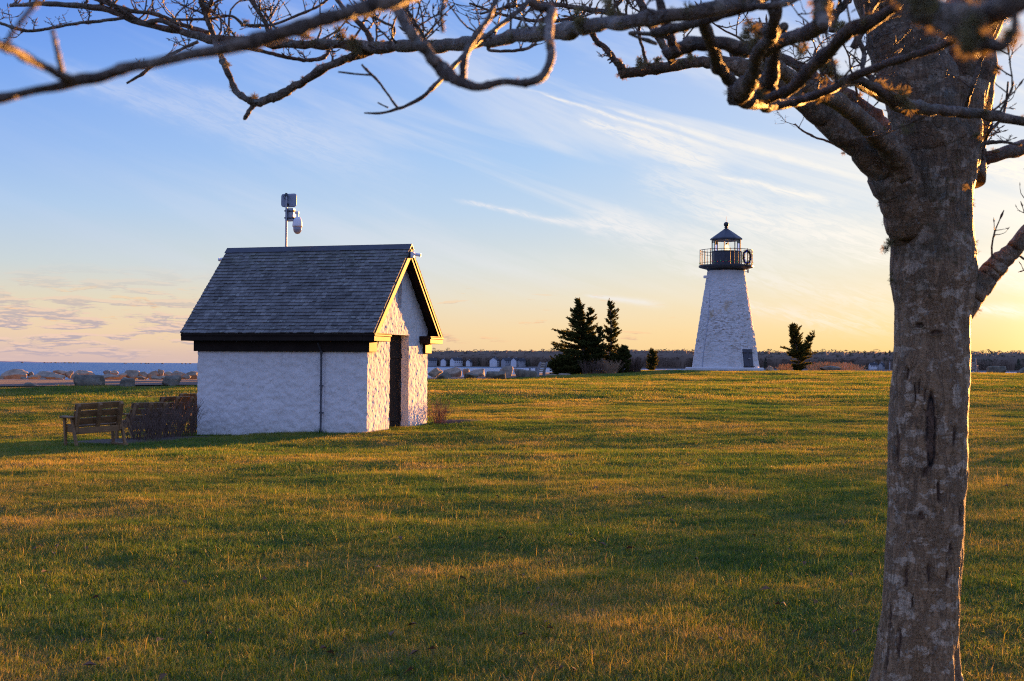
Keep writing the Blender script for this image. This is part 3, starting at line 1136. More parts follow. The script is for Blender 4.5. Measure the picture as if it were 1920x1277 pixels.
def gable_mask(openings):
    def f(u, v):
        m_ = v < (ZT - .12 + np.minimum(u + EO, W_ + EO - u))
        for a, b, c, d_ in openings:
            m_ &= ~((u > a) & (u < b) & (v > c) & (v < d_))
        return m_
    return f


gw = np.unique(np.concatenate([np.linspace(0, DW0, 70), np.linspace(DW0, DW1, 60), np.linspace(DW1, W_, 68)]))
gv = np.unique(np.concatenate([np.linspace(-.3, DZ, 140), np.linspace(DZ, VZ0, 36), np.linspace(VZ0, 4.2, 74)]))
cmask = gable_mask([(DW0, DW1, -.5, DZ), (VW0, VW1, VZ0, VZ1)])
push(*wall_face((0, 0, 0), (0, 1, 0), (0, 0, 1), (1, 0, 0), gw, gv, cmask, ((0, (0, -1, 0)), (W_, (0, 1, 0)))))
lu = np.linspace(0, L_, 220)
lv = np.linspace(-.3, 2.1, 120)
every = lambda u, v: np.ones(u.shape, bool)
push(*wall_face((-L_, 0, 0), (1, 0, 0), (0, 0, 1), (0, -1, 0), lu, lv, every, ((0, (-1, 0, 0)), (L_, (1, 0, 0)))))
lu2, lv2 = np.linspace(0, L_, 60), np.linspace(-.3, 2.1, 34)
push(*wall_face((0, W_, 0), (-1, 0, 0), (0, 0, 1), (0, 1, 0), lu2, lv2, every, ((0, (1, 0, 0)), (L_, (-1, 0, 0)))))
gm = gable_mask([])
push(*wall_face((-L_, W_, 0), (0, -1, 0), (0, 0, 1), (-1, 0, 0), np.linspace(0, W_, 60), np.linspace(-.3, 4.2, 70), gm, ((0, (0, 1, 0)), (W_, (0, -1, 0)))))


# reveals of the door opening and the slit: rough strips going inward
def reveal(p0, p1, depth, nrm):
    """Strip from p0 to p1 on the gable face going depth inward (-x)."""
    p0, p1 = np.array(p0, float), np.array(p1, float)
    ln = np.linalg.norm(p1 - p0)
    us, vs = np.linspace(0, ln, max(4, int(ln / .03))), np.linspace(0, depth, 9)
    return wall_face(p0, (p1 - p0) / ln, (-1, 0, 0), nrm, us, vs, every, (), (1, 0, 0))


for a, b, n_ in (((0, DW1, -.3), (0, DW1, DZ), (0, -1, 0)), ((0, DW0, DZ), (0, DW0, -.3), (0, 1, 0)), ((0, DW1, DZ), (0, DW0, DZ), (0, 0, -1))):
    push(*reveal(a, b, .32, n_))
for a, b, n_ in (((0, VW1, VZ0), (0, VW1, VZ1), (0, -1, 0)), ((0, VW0, VZ1), (0, VW0, VZ0), (0, 1, 0)), ((0, VW0, VZ0), (0, VW1, VZ0), (0, 0, 1)), ((0, VW1, VZ1), (0, VW0, VZ1), (0, 0, -1))):
    push(*reveal(a, b, .2, n_))
np_mesh('wall', np.concatenate(parts_v), np.concatenate(parts_f), 'whitewash', shed, smooth=True)

# door, head board, step, slit panel
mb = MB()
k, x0 = 0, DW0 - .03
while x0 < DW1 + .02:
    x1 = min(x0 + .15, DW1 + .03)
    mb.box((-.27, x0 + .003, .06), (-.2 + .004 * (k % 2), x1 - .003, DZ + .02), None, .006)
    x0, k = x1, k + 1
mb.box((-.215, DW0, .22), (-.18, DW1, .34), None, .004).box((-.215, DW0, 1.7), (-.18, DW1, 1.82), None, .004)
door = mb.build('door', 'door_paint', shed)
mb = MB()
mb.box((-.2, DW1 - .2, 1.0), (-.165, DW1 - .15, 1.18), None, .004).tube([(-.165, DW1 - .175, 1.13), (-.11, DW1 - .175, 1.13), (-.11, DW1 - .26, 1.13)], .012, 6)
mb.build('handle', 'rubber', door)
MB().box((-.3, DW0 - .02, -.2), (.18, DW1 + .02, .035), None, .02).build('doorstep', 'concrete', shed)
MB().box((-.23, VW0 - .03, VZ0 - .03), (-.18, VW1 + .03, VZ1 + .03)).build('slit_panel', 'whitewash', shed)

# trim. Long eaves first
def trim(name, boxes, m='dark_trim', bev=.008):
    q = MB()
    for lo, hi in boxes:
        q.box(lo, hi, None, bev)
    return q.build(name, m, shed)


for side in (0, 1):
    my = (lambda y: y) if side == 0 else (lambda y: W_ - y)
    o2 = lambda a, b: (min(a, b), max(a, b))
    def yb(x0, y0, z0, x1, y1, z1):
        a, b = o2(my(y0), my(y1))
        return ((x0, a, z0), (x1, b, z1))
    trim('fascia', [yb(-L_ - OV + .002, -EO, ZT - .185, 0, -EO + .05, ZT - .008), yb(-L_ - OV + .002, -EO - .022, ZT - .075, 0, -EO - .001, ZT - .022)])
    trim('soffit', [yb(-L_ - OV + .01, -EO + .052, ZT - .182, -.002, -.002, ZT - .16)])
    trim('frieze', [yb(-L_ - .073, -.073, ZF, -.002, -.012, ZT - .187)])
    rl_ = .62 if side == 0 else .55
    # cornice return wrapping the corner on the door gable
    trim('cornice_return', [yb(.002, -EO, ZT - .185, OV, rl_, ZT - .075), yb(.002, -EO - .024, ZT - .073, OV + .024, rl_ + .02, ZT - .03), yb(.002, -EO - .012, ZT - .028, OV + .012, rl_ + .01, ZT - .004)], 'dark_trim', .006)
    trim('frieze_return', [yb(0, -.073, ZF, .073, .34, ZT - .187)], 'dark_trim', .006)
    trim('cornice_return', [yb(-L_ - OV, -EO + .001, ZT - .183, -L_ - .05, rl_, ZT - .01)], 'dark_trim', .006)

# roof: courses of separate shingles over a deck
def roof_side(name, flip):
    vs, fs, tint = [], [], []
    slope = math.sqrt(2) * (W_ / 2 + EO)
    nC = 26
    ex = slope / nC
    X0, X1 = -L_ - OV, OV
    cs = math.sqrt(.5)

    def pt(x, s, h):
        # s up the slope from the eave tip, h above the roof plane
        y = -EO - .015 + s * cs - h * cs
        z = ZT + s * cs + h * cs
        return (x, W_ - y if flip else y, z)

    def quad(*ps):
        o = len(vs)
        vs.extend(ps)
        fs.append((o, o + 1, o + 2, o + 3) if not flip else (o + 3, o + 2, o + 1, o))
    for c in range(nC):
        s0 = c * ex - .02
        s1 = s0 + ex * 1.25
        x = X0 - rng.uniform(0, .1)
        while x < X1:
            wd = rng.uniform(.08, .17)
            a, b = max(x, X0), min(x + wd, X1)
            x += wd
            if b - a < .015:
                continue
            t = float(np.clip(rng.normal(.45, .21), 0, 1))
            h0 = .026 + rng.uniform(-.006, .009)
            js = rng.uniform(-.009, .009)
            n0 = len(vs)
            quad(pt(a + .0015, s0 + js, h0), pt(b - .0015, s0 + js, h0), pt(b - .0015, s1, .004), pt(a + .0015, s1, .004))
            quad(pt(a + .0015, s0 + js, -.004), pt(b - .0015, s0 + js, -.004), pt(b - .0015, s0 + js, h0), pt(a + .0015, s0 + js, h0))
            quad(pt(a + .0015, s1, -.004), pt(a + .0015, s0 + js, -.004), pt(a + .0015, s0 + js, h0), pt(a + .0015, s1, .004))
            quad(pt(b - .0015, s0 + js, -.004), pt(b - .0015, s1, -.004), pt(b - .0015, s1, .004), pt(b - .0015, s0 + js, h0))
            tint += [t] * 12 + [t] * 4
    # deck under the shingles
    A = [pt(X0 + .004, 0, -.006), pt(X1 - .004, 0, -.006), pt(X1 - .004, slope, -.006), pt(X0 + .004, slope, -.006)]
    B_ = [pt(X0 + .004, 0.03, -.045), pt(X1 - .004, .03, -.045), pt(X1 - .004, slope, -.045), pt(X0 + .004, slope, -.045)]
    o = len(vs)
    vs.extend(A + B_)
    ff = [(0, 1, 2, 3), (7, 6, 5, 4), (4, 5, 1, 0), (5, 6, 2, 1), (6, 7, 3, 2), (7, 4, 0, 3)]
    for f in ff:
        fs.append(tuple(o + i for i in (f if not flip else f[::-1])))
    tint += [.2] * 8
    q = MB()
    q.add(vs, fs)
    q.a = tint
    return q.build(name, 'shingles', shed)


r1 = roof_side('roof', False)
r2 = roof_side('roof', True)
for flip in (0, 1):
    q = MB()
    c45 = math.sqrt(.5)
    for (s0, s1, h) in ((0, .14, .03),):
        ya, yb_ = W_ / 2 - s1 * c45 - h * c45, W_ / 2
        pts_ = [(W_ / 2 - s1 * c45 - .042 * c45, ZR - s1 * c45 + .042 * c45), (W_ / 2 - s1 * c45 - .026 * c45, ZR - s1 * c45 + .026 * c45), (W_ / 2, ZR + .026 * 1.414), (W_ / 2, ZR + .042 * 1.414)]
        if flip:
            pts_ = [(W_ - y, z) for y, z in pts_][::-1]
        vs = [(-L_ - OV - .02, y, z) for y, z in pts_] + [(OV + .02, y, z) for y, z in pts_]
        q.add(vs, [(0, 3, 2, 1), (4, 5, 6, 7), (0, 1, 5, 4), (1, 2, 6, 5), (2, 3, 7, 6), (3, 0, 4, 7)])
    q.build('ridge_board', 'ridge_metal', shed)

# rake boards and the dark soffit between them and the gable wall
for end in (0, 1):
    for flip in (0, 1):
        def yz(s, h):
            y = -EO - .015 + s * math.sqrt(.5) - h * math.sqrt(.5)
            return (W_ - y if flip else y, ZT + (s + h) * math.sqrt(.5))
        def slab(name, xa, xb, s0, s1, h0, h1, m):
            if end:
                xa, xb = -L_ - xb, -L_ - xa
            smax = math.sqrt(2) * (W_ / 2 + EO + .015)
            # mitred at the ridge line
            prof = [(s0, h0), (min(s1, smax + h0), h0), (min(s1, smax + h1), h1), (s0, h1)]
            P = [yz(*p_) for p_ in prof]
            vs = [(xa, y, z) for y, z in P] + [(xb, y, z) for y, z in P]
            MB().add(vs, [(0, 3, 2, 1), (4, 5, 6, 7), (0, 1, 5, 4), (1, 2, 6, 5), (2, 3, 7, 6), (3, 0, 4, 7)]).build(name, m, shed)
        slab('rake_board', OV - .035, OV - .002, .035, 9, -.2, -.048, 'dark_trim')
        slab('rake_moulding', OV - .001, OV + .014, .02, 9, -.1, -.048, 'dark_trim')
        slab('rake_soffit', -.03, OV - .037, .1, 9, -.085, -.05, 'dark_trim')

# conduit on the long wall
cxp = -1.085
q = MB().tube([(cxp, -.085, -.05), (cxp, -.085, ZF - .25)], .023, 8)
q.tube([(cxp, -.085, ZF - .26), (cxp, -.085, ZF - .12)], .026, 8)
for z in (.45, 1.05):
    q.box((cxp - .04, -.095, z), (cxp + .04, -.02, z + .03))
cond = q.build('conduit', 'grey_pipe', shed)
q = MB().tube([(cxp, -.085, ZF - .13), (cxp - .005, -.09, ZF + .02), (cxp - .02, -.11, ZF + .06), (cxp - .035, -.2, ZF + .2)], .022, 8)
q.tube([(cxp, -.085, ZF - .05), (cxp, -.085, ZF + .015)], .034, 8)
q.build('cable_elbow', 'rubber', cond)
MB().tube([(cxp + .045, -.04, ZF - .03), (cxp + .05, -.045, 1.2), (cxp + .042, -.042, .6), (cxp + .03, -.06, .35), (cxp - .06, -.07, .2), (cxp - .13, -.08, .1)], .006, 5).build('wire', 'camera_white', cond)

# mast behind the ridge
SM = shed.matrix_world
shed_m = Matrix.Translation((SHX, SHY, 0)) @ Matrix.Rotation(-STH, 4, 'Z')
px_ = at(541, 460, SHY + .94)
lx_, ly_ = shed_local(np.array([at(541, 463, 32.4).x]), np.array([32.4]))
mast = thing('camera_mast', 'thin galvanised mast above the ridge carrying antenna, box and dome camera', 'mast', shed_m @ Vector((-3.02, W_ / 2 + .08, ZR)), -STH)
MB().tube([(0, 0, -.35), (0, 0, 1.3)], .025, 10).build('pole', 'galvanised', mast)
q = MB()
# antenna: thin curved rounded panel seen from behind
vs, fs = [], []
nu, nv = 13, 11
for j in range(nv):
    for i in range(nu):
        u, v = -1 + 2 * i / (nu - 1), -1 + 2 * j / (nv - 1)
        rr_ = (abs(u) ** 6 + abs(v) ** 6) ** (1 / 6)
        k_ = 1 / max(1, rr_ / 1.0) if rr_ > 1 else 1
        vs.append((u * k_ * .205 + .0, .07 - .05 * u * u, v * k_ * .165))
for j in range(nv - 1):
    for i in range(nu - 1):
        a = j * nu + i
        fs.append((a, a + 1, a + nu + 1, a + nu))
o_ = len(vs)
vs += [(x, y + .018, z) for x, y, z in vs]
fs += [tuple(i + o_ for i in f)[::-1] for f in list(fs)]
bord = [j for j in range(nu)] + [j * nu + nu - 1 for j in range(1, nv)] + [(nv - 1) * nu + j for j in range(nu - 2, -1, -1)] + [j * nu for j in range(nv - 2, 0, -1)]
for i in range(len(bord)):
    a, b = bord[i], bord[(i + 1) % len(bord)]
    fs.append((b, a, a + o_, b + o_))
q.add([(x + .05, y, z + 1.19) for x, y, z in vs], fs)
q.build('antenna_panel', 'antenna_grey', mast, True)
MB().box((-.03, -.01, 1.06), (.03, .09, 1.12), None, .006).build('bracket', 'rubber', mast)
MB().bar((0, .0, 1.26), (-.05, .07, 1.34), .05, .09).build('clamp', 'rubber', mast)
MB().tube([(-.02, -.02, 1.2), (-.07, -.03, 1.28), (-.06, .02, 1.33)], .007, 5).build('cable', 'rubber', mast)
jb = MB().box((-.055, .035, .69), (.16, .17, 1.0), None, .01).build('junction_box', 'galvanised', mast)
for z in (.75, .92):
    MB().box((-.06, .02, z), (.2, .034, z + .022)).box((.161, .03, z - .01), (.175, .15, z + .035)).tube([(-.03, -.02, z + .011), (-.03, .03, z + .011)], .02, 7).tube([(.06, -.02, z + .011), (.06, .03, z + .011)], .02, 7).build('strap', 'grey_pipe', jb)
cm = MB().lathe([(.03, .0), (.07, -.0), (.1, -.06), (.118, -.15), (.124, -.2), (.122, -.225), (.105, -.235)], 24, (.25, .1, .78)).build('dome_camera', 'camera_white', mast, True)
MB().lathe([(.104, -.236), (.104, -.29), (.09, -.345), (.055, -.39), (.01, -.405)], 24, (.25, .1, .78)).build('dome', 'smoke_dome', cm, True)
MB().box((.176, .07, .86), (.285, .13, .925), None, .012).tube([(.25, .1, .77), (.25, .1, .87)], .028, 10).build('arm', 'camera_white', cm)


def bullet(loc, yaw, label):
    t = thing('security_camera', label, 'security camera', loc, yaw, None)
    MB().box((-.02, -.05, -.07), (.07, .05, .08), None, .012).build('mount', 'camera_white', t)
    b = MB().tube([(.05, 0, .02), (.07, 0, .02), (.071, 0, .02), (.2, 0, .0), (.201, 0, .0), (.225, 0, -.002)], [.018, .018, .034, .036, .042, .042], 14).build('camera_body', 'camera_white', t)
    MB().tube([(.22, 0, -.001), (.229, 0, -.002)], .033, 14).build('lens', 'window_dark', b)
    return t


bullet(shed_m @ Vector((OV + .022, W_ / 2 - .04, ZR - .21)), -STH + R(8), 'small white bullet camera at the peak over the shed door')
bullet(shed_m @ Vector((-L_ - OV - .022, W_ / 2, ZR - .22)), math.pi - STH, 'white bullet camera just showing past the far end of the shed roof')

# ------------------------------------------------------------------ timber benches by the shed
def make_bench(name, label, loc, yaw, wood='timber', length=1.25, group=None):
    """Bench facing local +y, seen from behind at -y."""
    t = thing(name, label, 'bench', loc, yaw, group)
    hl = length / 2
    for s in (-1, 1):
        x = s * (hl + .06)
        MB().bar((x, .5, -.03), (x, .5, .6), .09, .045, (1, 0, 0), .006).build('leg', wood, t)
        MB().bar((x, -.1, -.03), (x, .13, .6), .09, .045, (1, 0, 0), .006).build('leg', wood, t)
        MB().box((x - .07, .02, .6), (x + .07, .62, .64), None, .008).build('armrest', wood, t)
        MB().box((x - .0225 - s * .047, -.02, .3), (x + .0225 - s * .047, .5, .42), None, .006).build('side_rail', wood, t)
        MB().box((x - .045, -.16, -.035), (x + .045, .54, .015), None, .006).build('foot_board', wood, t)
    lean = .28
    for x in (-hl + .0, 0, hl - .0):
        q = MB()
        y0, z0, y1, z1 = .1, .3, -.12, .9
        prof = [(y0 + .06, z0), (y0 - .06, z0), (y1 - .06, z1 - .05), (y1 - .02, z1), (y1 + .04, z1)]
        w2 = .03
        vs = [(x - w2, y, z) for y, z in prof] + [(x + w2, y, z) for y, z in prof]
        q.add(vs, [tuple(range(5)), tuple(range(9, 4, -1))] + [(i, i + 5, (i + 1) % 5 + 5, (i + 1) % 5) for i in range(5)])
        q.build('back_post', wood, t)
    for k_ in range(3):
        z = .46 + k_ * .155
        y = .16 - (z - .3) * .367 + .035
        MB().bar((-hl - .03, y - .0, z + .065), (hl + .03, y, z + .065), .035, .135, (0, -.35, .94), .006).build('back_slat', wood, t)
    for k_ in range(3):
        y = .17 + k_ * .145
        MB().box((-hl - .03, y, .425 - .012 * (2 - k_)), (hl + .03, y + .13, .46 - .012 * (2 - k_)), None, .006).build('seat_slat', wood, t)
    MB().box((-hl - .03, .0, .27), (hl + .03, .045, .4), None, .006).build('back_rail', wood, t)
    return t


def gp(px, D, lift=0.0):
    """Ground point under pixel column px at distance D."""
    x = (px - 960) / FPX * D
    return Vector((x, D, gz(x, D) + lift))


b1 = make_bench('garden_bench', 'brown timber bench standing clear of the hedge, its slatted back towards us', gp(189, 26.2, .03), R(40), 'timber', .92)
b1.scale = (.92, .92, .92)
b1.rotation_euler[1] = -R(3)
b2 = make_bench('garden_bench', 'timber bench half hidden behind the end of the bare hedge', gp(279, 30.6, .0), R(56), 'timber', .92)
b3 = make_bench('garden_bench', 'timber bench whose top rail shows above the middle of the hedge', gp(330, 33.8, .03), R(50), 'timber', .92)
b4 = make_bench('garden_bench', 'timber bench behind the hedge, mostly hidden by the shed corner', gp(368, 36.2, .03), R(34), 'timber', .92)

for b_ in (b2, b3, b4):
    b_.scale = (.92, .92, .92)
# bare hedge: upright twiggy bushes
def bush(name, label, loc, n, rad, hgt, m, seed, spread=.35, group=None, thick=.006, sub=5, cat='shrub'):
    r = random.Random(seed)
    t = thing(name, label, cat, loc, 0, group)
    stems, tw = MB(), MB()
    for i in range(n):
        a, q = r.uniform(0, 6.283), math.sqrt(r.random()) * rad * .6
        p = Vector((q * math.cos(a), q * math.sin(a), -.04))
        h = hgt * r.uniform(.6, 1.05)
        out = Vector((math.cos(a), math.sin(a), 0)) * (spread * r.uniform(.2, 1.2)) + Vector((r.gauss(0, .1), r.gauss(0, .1), 0))
        pts_ = [p]
        for k_ in range(1, 5):
            pts_.append(p + out * h * (k_ / 4) ** 1.3 + Vector((r.gauss(0, .018), r.gauss(0, .018), h * k_ / 4)))
        stems.tube(pts_, [thick * (1.2 - .22 * k_) for k_ in range(5)], 4, False)
        for k_ in range(sub):
            u = r.uniform(.35, 1.0) * 3.99
            j = int(u)
            o = pts_[j].lerp(pts_[j + 1], u - j)
            d_ = Vector((r.gauss(0, 1), r.gauss(0, 1), r.uniform(.5, 2.0))).normalized()
            ln = r.uniform(.06, .2) * hgt / .8
            tw.tube([o, o + d_ * ln * .5 + Vector((0, 0, .01)), o + d_ * ln + Vector((0, 0, .03))], [thick * .5, thick * .4, thick * .2], 3, False)
    stems.build('stems', m, t)
    tw.build('crown', m, t)
    return t


HP = [(268, 28.4, .5), (283, 28.8, .68), (302, 29.4, .76), (321, 30.1, .78), (339, 31.0, .82), (358, 32.4, .88)]
hl_ = ['loose bare shrub at the free end of the hedge beside the timber benches', 'bare brown shrub second along the hedge from its free end', 'bare brown shrub third along the hedge from its free end',
       'bare brown shrub fourth along the hedge, in front of the bench rails', 'bare brown shrub fifth along the hedge, next to last before the shed', 'bare brown shrub at the hedge end touching the white shed wall']
for i, (px, D, h) in enumerate(HP):
    bush('bare_shrub', hl_[i], gp(px, D), 38, .5, h * 1.06, 'hedge_twig', 100 + i, .45, 'bare hedge beside the shed', .0075, 6)
bush('red_shrub', 'small reddish bare shrub growing against the door end of the shed', gp(823, 33.6), 55, .22, .62, 'red_twig', 140, .55, None, .005, 6)

# weeds at the foot of the conduit
wq = MB()
rw = random.Random(3)
base = shed_m @ Vector((cxp, -.11, 0))
base.z = gz(base.x, base.y)
for i in range(70):
    a = rw.uniform(0, 6.28)
    l = rw.uniform(.08, .2)
    d_ = Vector((math.cos(a) * rw.uniform(.2, .9), math.sin(a) * rw.uniform(.2, .6), 1)).normalized()
    p = Vector((rw.gauss(0, .05), rw.gauss(0, .02), -.02))
    s_ = d_.cross(Vector((0, 0, 1))).normalized() * .006
    wq.add([p - s_, p + s_, p + d_ * l], [(0, 1, 2)])
wt = wq.build('weed_tuft', 'grass_blade')
wt.location = base
tag(wt, 'tuft of tall weeds at the foot of the shed conduit', 'weeds')

# ------------------------------------------------------------------ lighthouse
LD = 110.0
lpos = at(1360.5, 696, LD)
lh = thing('lighthouse', 'white rubble stone lighthouse with black lantern standing on the lawn crest', 'lighthouse', (lpos.x, LD, lpos.z), 0)
K = FPX / LD                              # pixels per metre
lz = lambda y: (696 - y) / K
R0_, R1_ = 63.5 / K, 33.5 / K
Z0_, Z1_ = lz(691), lz(502)
na, nz = 260, 330
A_, Zg = np.meshgrid(np.linspace(0, 2 * np.pi, na, endpoint=False), np.linspace(-.2, Z1_, nz))
tt = np.clip((Zg - 0) / Z1_, 0, 1)
rad = R0_ + (R1_ - R0_) * (tt * .96 + .04 * tt ** 2) 
P3 = np.stack([np.cos(A_) * rad, np.sin(A_) * rad, Zg], -1).reshape(-1, 3)
q3 = P3 * np.array([2.6, 2.6, 4.2])
dsp = fbm(q3, 4, .6) * .1 + (np.abs(noise3(P3 * np.array([5, 5, 8.0]) + 3)) - .2) * .045 + noise3(P3 * 14) * .015
dsp *= np.clip((Z1_ - P3[:, 2]) / .9, .12, 1)
rr0 = rad.ravel() + dsp
P3[:, 0], P3[:, 1] = np.cos(A_.ravel()) * rr0, np.sin(A_.ravel()) * rr0
ii = np.arange(na * nz).reshape(nz, na)
i2 = np.roll(ii, -1, 1)
np_mesh('tower', P3, np.stack([ii[:-1].ravel(), i2[:-1].ravel(), i2[1:].ravel(), ii[1:].ravel()], 1), 'worn_whitewash', lh)
# rough plinth courses
q = MB()
q.lathe([(R0_ + .42, -.3), (R0_ + .42, .22), (R0_ + .36, .3), (R0_ - .3, .31)], 14, (-.1, 0, 0), .2)
q.build('plinth', 'worn_whitewash', lh)
# door, set in the face a little right of the middle
da = math.asin((1395 - 1360.5) / K / R0_)
dirv = Vector((math.sin(da), -math.cos(da), 0))
rt = Vector((math.cos(da), math.sin(da), 0))
lean = math.atan((R0_ - R1_) / Z1_)
def tw(u, z, out):
    rz = R0_ + (R1_ - R0_) * z / Z1_
    return dirv * (rz * math.cos(min(1, abs(u) / R0_)) + out) + rt * u + Vector((0, 0, z))
def tower_slab(name, u0, u1, z0, z1, o0, o1, m):
    c_ = [tw(u0, z0, o0), tw(u1, z0, o0), tw(u1, z1, o0), tw(u0, z1, o0), tw(u0, z0, o1), tw(u1, z0, o1), tw(u1, z1, o1), tw(u0, z1, o1)]
    return MB().add(c_, [(0, 3, 2, 1), (4, 5, 6, 7), (0, 1, 5, 4), (1, 2, 6, 5), (2, 3, 7, 6), (3, 0, 4, 7)]).build(name, m, lh)
dh = lz(655)
fr_ = tower_slab('door_surround', -.62, .62, -.1, dh + .14, -.3, .08, 'worn_whitewash')
d1 = tower_slab('door', -.47, -.012, 0.02, dh, .03, .13, 'iron_blue')
d2 = tower_slab('door', .012, .47, 0.02, dh, .03, .125, 'iron_blue')
for s in (-1, 1):
    for z in (.4, dh - .28):
        MB().bar(tw(s * .56, z, .15), tw(s * .16, z, .15), .09, .05).build('hinge', 'black_iron', d1 if s < 0 else d2)
MB().bar(tw(-.1, 1.02, .16), tw(.16, 1.0, .16), .1, .05).build('hasp', 'galvanised', d1)
# gallery deck, lantern, roof
zd = lz(503)
rd = 51 / K
MB().lathe([(R1_ + .02, zd - .26), (R1_ + .12, zd - .1), (rd * .96, zd + .04), (rd, zd + .08), (rd, zd + .2), (rd * .98, zd + .22), (.6, zd + .23)], 48).build('gallery_deck', 'black_iron', lh)
nb = 40
zr0, zr1 = zd + .22, lz(469.5)
q = MB()
for i in range(nb):
    a = 2 * math.pi * i / nb
    big = i % 5 == 0
    rq = rd - .09
    q.tube([(rq * math.cos(a), rq * math.sin(a), zr0), (rq * math.cos(a), rq * math.sin(a), zr1 + (.06 if big else 0))], .03 if big else .014, 6)
for z, t_ in ((zr1, .026), (zr1 - .26, .014), (zr0 + .16, .016)):
    ring = [((rd - .09) * math.cos(2 * math.pi * i / 60), (rd - .09) * math.sin(2 * math.pi * i / 60), z) for i in range(61)]
    q.tube(ring, t_, 5, False)
q.build('railing', 'black_iron', lh)
RL = 27.2 / K
ph = R(22.5 + 6)
zl0, zl1, zl2 = zr0, lz(471.5), lz(449)
MB().lathe([(RL, zl0), (RL, zl1 - .05), (RL + .04, zl1 - .04), (RL + .04, zl1 + .02), (RL - .2, zl1 + .021)], 8, ph=ph).build('lantern_drum', 'iron_blue', lh)
q = MB()
for i in range(8):
    a = ph + i * math.pi / 4
    q.tube([(RL * .97 * math.cos(a), RL * .97 * math.sin(a), zl1 + .02), (RL * .97 * math.cos(a), RL * .97 * math.sin(a), zl2)], .042, 6)
q.lathe([(RL * .98, zl2 - .1), (RL, zl2 - .1), (RL, zl2), (RL * .98, zl2)], 8, ph=ph)
q.build('mullions', 'iron_blue', lh)
q = MB()
for i in range(8):
    a, b = ph + i * math.pi / 4, ph + (i + 1) * math.pi / 4
    r_ = RL * .965
    A3, B3 = Vector((r_ * math.cos(a), r_ * math.sin(a), 0)), Vector((r_ * math.cos(b), r_ * math.sin(b), 0))
    e_ = (B3 - A3).normalized() * .03
    A3, B3 = A3 + e_, B3 - e_
    q.add([(A3.x, A3.y, zl1 + .03), (B3.x, B3.y, zl1 + .03), (B3.x, B3.y, zl2 - .1), (A3.x, A3.y, zl2 - .1)], [(0, 1, 2, 3)])
q.build('lantern_pane', 'pane_glass', lh)
rf = MB().lathe([(30.2 / K, zl2 - .02), (30.2 / K, zl2 + .07), (27.5 / K, zl2 + .16), (6.2 / K, lz(430.5)), (.02, lz(430) + .02)], 8, ph=ph).build('lantern_roof', 'iron_blue', lh)
bz = lz(420.5)
prof = [(.24, lz(431.5)), (.22, lz(429.5)), (.11, lz(428)), (.1, lz(426.8)), (.17, lz(426.5)), (.17, lz(426)), (.1, lz(425.6))]
prof += [(.205 * math.cos(t), bz + .205 * math.sin(t)) for t in np.linspace(-1.05, 1.45, 12)]
MB().lathe(prof, 20).build('ball_finial', 'black_iron', rf, True)
MB().tube([(0, 0, lz(416.5)), (0, 0, lz(405))], [.022, .008], 6).build('lightning_rod', 'galvanised', rf)
ln_ = MB().lathe([(.1, zl1), (.2, zl1 + .05), (.23, zl1 + .2), (.2, zl1 + .38), (.12, zl1 + .5), (.07, zl1 + .55)], 16, (.02, -.1, 0)).build('beacon_lens', 'beacon', lh, True)
MB().lathe([(.08, zl1 + .551), (.09, zl1 + .62), (.03, zl1 + .7)], 10, (.02, -.1, 0)).build('lens_cap', 'black_iron', ln_)
# fittings on the tower
def on_tower(px, py, out=0.0):
    z = lz(py)
    rz = R0_ + (R1_ - R0_) * z / Z1_
    u = (px - 1360.5) / K
    u = max(-rz * .995, min(rz * .995, u))
    return Vector((u, -math.sqrt(max(rz * rz - u * u, 0)) - out, z))
p = on_tower(1325, 520)
MB().bar((p.x - .32, p.y - .1, p.z), (p.x + .12, p.y - .1, p.z), .22, .22, bevel=.02).tube([(p.x - .3, p.y - .1, p.z), (p.x - .345, p.y - .1, p.z)], .1, 10).build('floodlight', 'camera_white', lh)
p = on_tower(1395, 509)
MB().bar((p.x + .02, p.y, p.z), (p.x + .22, p.y, p.z + .02), .04, .04).box((p.x + .2, p.y - .06, p.z - .1), (p.x + .32, p.y + .06, p.z + .12), None, .02).lathe([(.14, .14), (.14, .17)], 10, (p.x + .26, p.y, p.z)).build('horn', 'galvanised', lh)
p = on_tower(1370, 501.5, .12)
MB().lathe([(.02, .1), (.08, .09), (.08, .02), (.03, -.05)], 12, tuple(p)).build('dome_lamp', 'galvanised', lh)
cb = [on_tower(x, y, .03) for x, y in ((1327, 546), (1325.5, 566), (1323, 600), (1318, 635), (1312.5, 672), (1311.5, 690))]
MB().tube(cb, .035, 6).build('cable', 'galvanised', lh)

# wreath and lights hung on the railing
aw = math.asin((1392 - 1360.5) / K / (rd - .05))
wc = Vector((math.sin(aw) * (rd - .0), -math.cos(aw) * (rd - .0), lz(484.5)))
wre = thing('wreath', 'round dark evergreen wreath with blue lights hung on the lighthouse railing', 'wreath', lh.location + wc, aw)
rw = random.Random(9)
wm = MB()
for i in range(1500):
    a = rw.uniform(0, 6.283)
    c_ = Vector((math.cos(a) * .43, 0, math.sin(a) * .5))
    o = Vector((rw.gauss(0, .06), rw.gauss(0, .05), rw.gauss(0, .06)))
    d_ = (o + Vector((rw.gauss(0, .04), rw.gauss(0, .04), rw.gauss(0, .04)))).normalized()
    s_ = d_.orthogonal().normalized() * .016
    p = c_ + o
    wm.add([p - s_, p + s_, p + d_ * .1], [(0, 1, 2)])
ring = [(math.cos(2 * math.pi * i / 32) * .43, 0, math.sin(2 * math.pi * i / 32) * .5) for i in range(33)]
wm.tube(ring, .06, 6, False)
wm.build('foliage', 'evergreen', wre)
def bulb(mb, p, r_):
    mb.lathe([(.001, -r_), (r_ * .8, -r_ * .5), (r_, 0), (r_ * .8, r_ * .5), (.001, r_)], 6, tuple(p))
